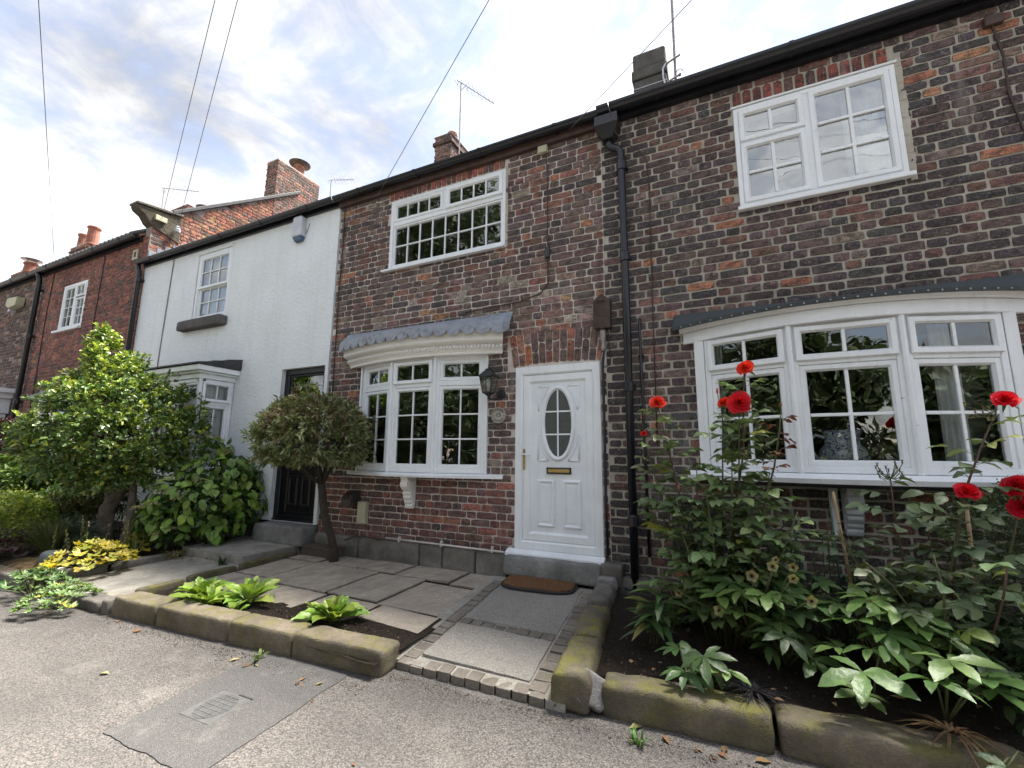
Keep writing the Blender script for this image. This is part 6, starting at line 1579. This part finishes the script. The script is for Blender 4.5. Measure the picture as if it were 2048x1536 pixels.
rose_bush('tall rose bush with orange-red blooms in front of the curved bay', tuple(B), canesA,
          [((.155, -1.02, 1.885), .082, (-.2, -1, .45), OR, 1), ((.105, -1.06, 1.655), .10, (.05, -1, .18), (.78, .025, .045), 0), ((.01, -1.0, 1.665), .062, (-.5, -.8, .4), (.85, .075, .03), 1), ((-.40, -1.0, 1.685), .075, (.1, -.8, .6), (.85, .06, .035), 2), ((-.50, -1.0, 1.47), .038, (.2, -.6, .7), (.75, .03, .03), 1)],
          ROSEG, 11, buds=[((-.02, -1.02, 1.72), .017, (.70, .06, .03)), ((.335, -1.0, 1.62), .014, (.35, .12, .06)), ((-.29, -1.08, 1.10), .015, (.55, .10, .05)), ((.12, -1.05, 1.31), .022, (.45, .42, .28)), ((-.515, -1.0, 1.57), .014, (.7, .25, .2)), ((-.55, -1.0, 1.55), .011, (.4, .4, .25))], young=(5,), density=.034, leafsize=.215)
canesB = [[(1.0, -1.05, .15), (1.02, -1.05, .7), (1.09, -1.08, 1.1), (1.18, -1.1, 1.35), (1.27, -1.1, 1.56)],
          [(.95, -1.05, .15), (.98, -1.05, .6), (1.05, -1.1, .95), (1.10, -1.12, 1.12)],
          [(1.1, -1.0, .15), (1.2, -1.0, .6), (1.28, -1.08, 1.0), (1.31, -1.1, 1.15)],
          [(.9, -1.0, .15), (.86, -.95, .6), (.84, -.95, 1.0), (.83, -1.0, 1.2)],
          [(.9, -1.05, .15), (.78, -1.0, .5), (.62, -1.0, .75), (.55, -1.05, .9)],
          [(.95, -1.1, .15), (.85, -1.2, .45), (.72, -1.25, .68), (.62, -1.25, .78)],
          [(1.0, -1.1, .15), (1.05, -1.25, .45), (1.1, -1.32, .7), (1.12, -1.35, .85)],
          [(1.05, -1.05, .15), (1.2, -1.2, .45), (1.32, -1.25, .7), (1.4, -1.25, .85)],
          [(.92, -1.1, .15), (.9, -1.25, .5), (.9, -1.3, .7), (.88, -1.3, .85)],
          [(1.1, -1.0, .15), (1.3, -1.0, .5), (1.5, -1.0, .8), (1.6, -1.0, 1.0)],
          [(1.05, -1.1, .15), (1.18, -1.3, .35), (1.28, -1.4, .5), (1.35, -1.45, .6)],
          [(.9, -.95, .15), (.75, -.85, .5), (.66, -.8, .75), (.6, -.8, .88)],
          [(1.0, -.95, .15), (1.0, -.85, .6), (1.02, -.8, .85), (1.04, -.8, 1.0)]]
rose_bush('crimson rose bush with clustered buds at the right edge of the picture', (1.0, -1.05, .15), canesB,
          [((1.31, -1.1, 1.615), .07, (-.2, -.8, .6), CR, 2), ((1.105, -1.12, 1.15), .07, (-.1, -.75, .7), CR, 2), ((1.30, -1.1, 1.185), .085, (-.3, -.7, .6), CR, 0), ((1.31, -1.1, 1.08), .08, (-.3, -.8, .4), (.65, .01, .04), 0), ((1.41, -1.15, 1.13), .075, (.1, -.8, .5), CR, 1)],
          [(4, (.13, .185, .105)), (3, (.165, .225, .13)), (2, (.22, .285, .16)), (.4, (.30, .36, .11))], 12, leafsize=.235, density=.042,
          buds=[((1.2+.05*math.cos(k*2.4)-.0, -1.1+.03*math.sin(k*2.4), 1.5+.02*(k % 5)), .011, (.30, .26, .13)) for k in range(12)]+[((.83+.06*math.cos(k*2.4), -1.0+.04*math.sin(k), 1.2+.016*(k % 6)), .011, (.15, .15, .08)) for k in range(16)])

def palmate(n, seed, L=1.0, W=.34, droop=.3, up=.15):
    r = random.Random(seed); mb = MB(); sh = leafshape(L, W, 9, .22, droop, .56, .07, .02)
    for k in range(n):
        a = -2.0+4.0*k/(n-1)+r.uniform(-.12, .12); M = frame((0, 0, 0), (math.sin(a), math.cos(a), up+r.uniform(-.12, .2)), (0, 0, 1), r.uniform(-.3, .3), r.uniform(.8, 1.05)*(1 if 0 < k < n-1 else .82))
        mb.add([tuple(M @ Vector(v)) for v in sh[0]], sh[1])
    return mesh_of(mb, 'leaf', LEAF_O)
PALM = [palmate(7, 1), palmate(6, 2, 1, .38, .2), palmate(7, 3, 1, .32, .45, .3), palmate(5, 4, 1, .4, .25)]
HG = [(3, (.11, .195, .06)), (2, (.145, .245, .075)), (1.5, (.08, .15, .05)), (.8, (.19, .30, .085))]
def hellebore(label, c, leaves, size, cols, seed, flowers=()):
    r = random.Random(seed); t = thing('hellebore', label, 'hellebore', c); c = Vector(c)
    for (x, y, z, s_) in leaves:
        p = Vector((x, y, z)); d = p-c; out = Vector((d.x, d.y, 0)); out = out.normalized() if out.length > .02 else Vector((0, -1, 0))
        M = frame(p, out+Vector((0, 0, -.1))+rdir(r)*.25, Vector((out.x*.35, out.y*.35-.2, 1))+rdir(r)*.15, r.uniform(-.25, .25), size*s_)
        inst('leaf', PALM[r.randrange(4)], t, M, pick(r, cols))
        m_ = c.lerp(p, .5)+Vector((0, 0, .04)); MB().tube([c, m_, p], .0045, 5).build('stalk', STEM_GREEN, t, smooth=True)
    for (x, y, z, rr) in flowers:
        fm = MB(); p = Vector((x, y, z)); ax = Vector((r.uniform(-.4, .3), -1, r.uniform(-.1, .5))).normalized(); a1 = ax.orthogonal().normalized(); b1 = ax.cross(a1)
        for k in range(5):
            a = k*2*PI/5+r.uniform(-.1, .1); put(fm, leafshape(1, .85, 4, .15, -.15, .55), frame(p, a1*math.cos(a)+b1*math.sin(a)+ax*.25, ax, 0, rr), jit(r, (.30, .28, .13), .25))
        for k in range(14):
            a = k*2.4; put(fm, leafshape(1, .3, 2), frame(p, (a1*math.cos(a)+b1*math.sin(a))*.6+ax, ax, 0, rr*.45), jit(r, (.075, .03, .045), .3))
        fm.build('flower', PETAL_A, t)
        MB().tube([c, c.lerp(p, .6)+Vector((0, .02, .05)), p-ax*.01], .004, 5).build('flower_stalk', STEM_GREEN, t, smooth=True)
    return t
def ringl(c, n, rad, z, r, s=(.8, 1.15), sq=1.0): return [(c[0]+rad*math.cos(2*PI*k/n+.4)*r.uniform(.6, 1.15), c[1]+sq*rad*math.sin(2*PI*k/n+.4)*r.uniform(.6, 1.1), z+r.uniform(-.05, .05), r.uniform(*s)) for k in range(n)]
r = random.Random(21)
hellebore('big glossy palmate hellebore overhanging the front edging of the rose bed', (.55, -1.42, .17), [(.50, -1.56, .36, 1.15), (.50, -1.5, .25, .8), (.62, -1.4, .44, 1.0), (.45, -1.35, .38, .8)], .175, HG, 1)
hellebore('bright green hellebore right of the foremost glossy leaves', (.80, -1.45, .17), [(.74, -1.58, .38, 1.0), (.82, -1.5, .45, 1.05), (.93, -1.52, .40, 1.0), (.88, -1.38, .5, .95), (.98, -1.42, .33, .9)], .17, HG, 2)
hellebore('dense hellebore dome in the middle of the right bed', (.68, -1.15, .17), [(.62, -1.22, .60, 1.0), (.55, -1.28, .50, 1.0), (.72, -1.26, .56, 1.05), (.66, -1.32, .47, 1.0), (.80, -1.25, .54, 1.0), (.5, -1.2, .55, .9), (.77, -1.33, .45, .95), (.58, -1.36, .40, .9)], .165, HG, 3)
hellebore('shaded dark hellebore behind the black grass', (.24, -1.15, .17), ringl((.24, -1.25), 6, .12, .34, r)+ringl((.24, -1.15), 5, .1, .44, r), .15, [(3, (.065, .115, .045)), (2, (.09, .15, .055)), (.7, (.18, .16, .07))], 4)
hellebore('hellebore with greenish brown open flowers below the orange rose', (.10, -1.05, .17), ringl((.10, -1.1), 8, .2, .56, r)+ringl((.05, -1.15), 6, .16, .47, r)+ringl((.3, -1.1), 5, .15, .58, r), .145, [(3, (.085, .155, .055)), (2, (.12, .20, .065)), (1, (.16, .26, .075))], 5,
          flowers=[(.095, -1.28, .66, .038), (.20, -1.28, .72, .034), (.30, -1.25, .72, .03), (.29, -1.28, .67, .03), (.36, -1.3, .57, .034), (.63, -1.25, .58, .03), (-.08, -1.3, .46, .036), (-.30, -1.2, .50, .028), (.22, -1.25, .75, .022)])
hellebore('small light green hellebore seedling on bare soil left of the black grass', (-.06, -1.55, .17), [(-.06, -1.56, .26, 1.0)], .12, [(1, (.15, .25, .07))], 6)
hellebore('leaning hellebore at the front left of the rose bed', (-.22, -1.4, .17), [(-.25, -1.58, .22, .9), (-.16, -1.55, .30, 1.05), (-.30, -1.45, .28, .8)], .15, [(2, (.06, .12, .04)), (1, (.09, .17, .05))], 7)
hellebore('trailing hellebore hanging over the edging at the bottom right corner', (1.0, -1.6, .17), [(.88, -1.72, .17, .8), (.80, -1.76, .12, .9)], .13, [(2, (.06, .11, .06)), (1, (.09, .15, .07))], 8)
# lily-like lanceolate plant by the low wall
t = thing('lily', 'upright lance-leaved plant with some yellowing leaves beside the low wall', 'perennial', (-.40, -1.08, .17)); r = random.Random(31)
LANCE = [shape_mesh([(leafshape(1, .30, 7, .3, c_, .45, .03), Matrix.Identity(4))], 'leaf', LEAF_O) for c_ in (.25, .5, .75)]
for k in range(5):
    b = Vector((-.44+r.uniform(-.05, .1), -1.08+r.uniform(-.08, .08), .17)); ln_ = Vector((r.uniform(-.08, .16), r.uniform(-.12, .02), 0)); h = r.uniform(.22, .46)
    MB().tube([b, b+ln_*.4+Vector((0, 0, h*.5)), b+ln_+Vector((0, 0, h))], .005, 5).build('stalk', STEM_GREEN, t)
    for q in range(13):
        f_ = .2+.8*q/13; a = q*2.4+k; p = b+ln_*f_+Vector((0, 0, h*f_))
        inst('leaf', LANCE[r.randrange(3)], t, frame(p, (math.cos(a), math.sin(a), .45), (0, 0, 1), r.uniform(-.3, .3), r.uniform(.12, .19)), pick(r, [(3, (.065, .125, .045)), (2, (.10, .17, .055)), (.8, (.26, .27, .08))]))
for k in range(4):
    a = k*.5-1.1; inst('leaf', LANCE[2], t, frame((-.28+.03*k, -1.38, .30-.03*k), (math.cos(a), math.sin(a)-.3, -.15), (0, 0, 1), 0, .24), (.08, .145, .05))
t = thing('phlox', 'young upright phlox stems under the bay beside the green canes', 'perennial', (.45, -.6, .17))
for k in range(9):
    x, y = .28+.055*k+r.uniform(-.03, .03), -.62+r.uniform(-.12, .1); h = r.uniform(.42, .68); MB().tube([(x, y, .17), (x+.02, y, .17+h)], .004, 5).build('stem', STEM_GREEN, t)
    for q in range(12):
        f_ = .35+.65*q/12; a = q*1.57+k; inst('leaf', LANCE[q % 2], t, frame((x+.02*f_, y, .17+h*f_), (math.cos(a), math.sin(a), .5), (0, 0, 1), 0, .085*(1.25-.6*f_)), pick(r, [(2, (.06, .12, .045)), (1, (.10, .17, .06))]))
grass_clump('black_grass', 'tuft of black mondo grass near the front edging', (.05, -1.52, .16), 130, .085, .17, [(2, (.012, .011, .014)), (1, (.022, .02, .024))], r, .005, 1.4, 'mondo grass')
grass_clump('dead_stems', 'tangle of thin dry stems under the rose bush by the downpipe', (-.36, -.72, .16), 70, .42, .22, [(2, (.10, .065, .045)), (1, (.16, .12, .07))], r, .0035, .2, 'dead stems')
grass_clump('withered_leaves', 'withered straw leaves hanging over the right edging stones', (.78, -1.56, .19), 34, .06, .22, [(2, (.20, .12, .07)), (1, (.3, .2, .11))], r, .007, 3.0, 'dead leaves')
bxs = small_mound('box_shrub', 'dense tiny-leaved box shrub under the right end of the bay', 'shrub', [(1.46, -.45, .80, .30), (1.68, -.45, .88, .32), (1.5, -.5, .5, .34), (1.8, -.5, .55, .4)], 1500, leafshape(1, .6, 2, .3, .2, .45), [(3, (.05, .085, .035)), (2, (.09, .12, .055)), (1, (.14, .16, .09))], r, .022, per=6)
small_mound('ground_cover', 'low dark leafy undergrowth filling the back of the right bed', 'undergrowth', [(.0, -.5, .25, .22), (.4, -.55, .28, .25), (.8, -.6, .3, .25), (1.2, -.7, .3, .3), (1.5, -1.1, .25, .3), (-.25, -.65, .2, .15), (1.1, -1.15, .3, .25)], 420, leafshape(1, .5, 3, .25, .3, .45), [(3, (.04, .07, .03)), (2, (.06, .10, .04))], r, .065, per=5)
def cane(label, a, b, rad, mat, name='garden_cane'):
    t = thing(name, label, 'cane', a); A, Bv = Vector(a), Vector(b); MB().tube([A, Bv], rad, 8).build('rod', mat, t, smooth=True); n = 5
    for k in range(1, n): MB().lathe([(rad, -.006), (rad*1.25, 0), (rad, .006)], A.lerp(Bv, k/n), 8, Bv-A).build('node', mat, t)
cane('leaning bamboo cane in front of the white corbel', (.68, -.72, .16), (.60, -.75, 1.10), .0085, CANE)
cane('thicker bamboo cane before the box shrub', (1.20, -.75, .16), (1.21, -.78, 1.06), .010, CANE)
cane('green coated cane left of the corbel', (.42, -.72, .16), (.37, -.74, .98), .007, GREENCANE)
cane('green coated cane just before the corbel', (.62, -.60, .16), (.60, -.62, 1.0), .006, GREENCANE)
cane('short green coated cane right behind the orange rose', (.25, -.62, .16), (.22, -.64, .95), .005, GREENCANE)

# ------------------------------------------------------------------ trees across the road, seen mirrored in the windows
def street_tree(label, x, y, h, rad, seed, n=5200, low=1.2, ls=.24):
    r = random.Random(seed); t = thing('street_tree', label, 'tree', (x, y, 0)); mb = MB(); sh = ([(0, 0, 0), (.3, .5, .06), (0, 1, -.05), (-.3, .5, .06)], [(0, 1, 2, 3)]); bl = []; n *= 3
    for k in range(26):
        a = r.uniform(0, 6.28); q = math.sqrt(r.random()); z = low+(h-low)*r.random(); s_ = rad*(1-.55*abs((z-low)/(h-low)-.35)); bl.append((Vector((x+math.cos(a)*q*s_*.75, y+math.sin(a)*q*s_*.6, z)), s_*r.uniform(.32, .5)))
    for _ in range(n):
        C, rr = bl[r.randrange(26)]; d = rdir(r)
        put(mb, sh, frame(C+d*rr*r.uniform(.5, 1.05), rdir(r), rdir(r)+Vector((0, 0, 1)), 0, ls*r.uniform(.6, 1.2)), pick(r, [(3, (.05, .07, .035)), (2, (.07, .095, .05)), (1, (.10, .125, .065))]))
    mb.build('crown', LEAF_DULL, t, stuff=True)
    MB().tube([(x, y, 0), (x+.1, y, h*.35), (x-.1, y+.1, h*.8)], [.08+rad*.05, .06+rad*.04, .05], 10).build('trunk', BARK_DARK, t, smooth=True)
    for k in range(6):
        C, rr = bl[k]; MB().tube([(x, y, h*.3+k*.2), tuple(Vector((x, y, h*.4)).lerp(C, .5)+Vector((0, 0, .3))), tuple(C)], [rad*.04, rad*.025, rad*.008], 6).build('branch', BARK_DARK, t)
street_tree('low dark tree across the road mirrored in the right side of the curved bay', 6.5, -11.5, 4.2, 2.6, 201, low=.4)
street_tree('dark tree across the road mirrored in the middle of the curved bay', 2.2, -11.0, 4.6, 2.6, 202, low=.4)
street_tree('dark tree across the road mirrored in the left light of the curved bay', -2.6, -11.5, 5.0, 3.2, 203, low=.3)
street_tree('broad leafy tree across the road mirrored in the bow window', -6.8, -11.5, 5.6, 3.6, 204, 6000, low=.3)
street_tree('tallest high-crowned tree across the road mirrored in the upper middle window', -11.2, -12.0, 15.2, 4.3, 205, 5200, low=9.0)
street_tree('tree down the road mirrored in the red house window', -32, -9.5, 12.0, 5.0, 206, 4200, low=3.5, ls=.3)
street_tree('low leafy tree across the road mirrored in the middle light of the bow window', -11.6, -10.8, 5.4, 3.0, 207, 5200, low=.3)
street_tree('low leafy tree far along the road mirrored in the right light of the curved bay', 11.5, -6.8, 3.6, 2.6, 208, 4200, low=.3)
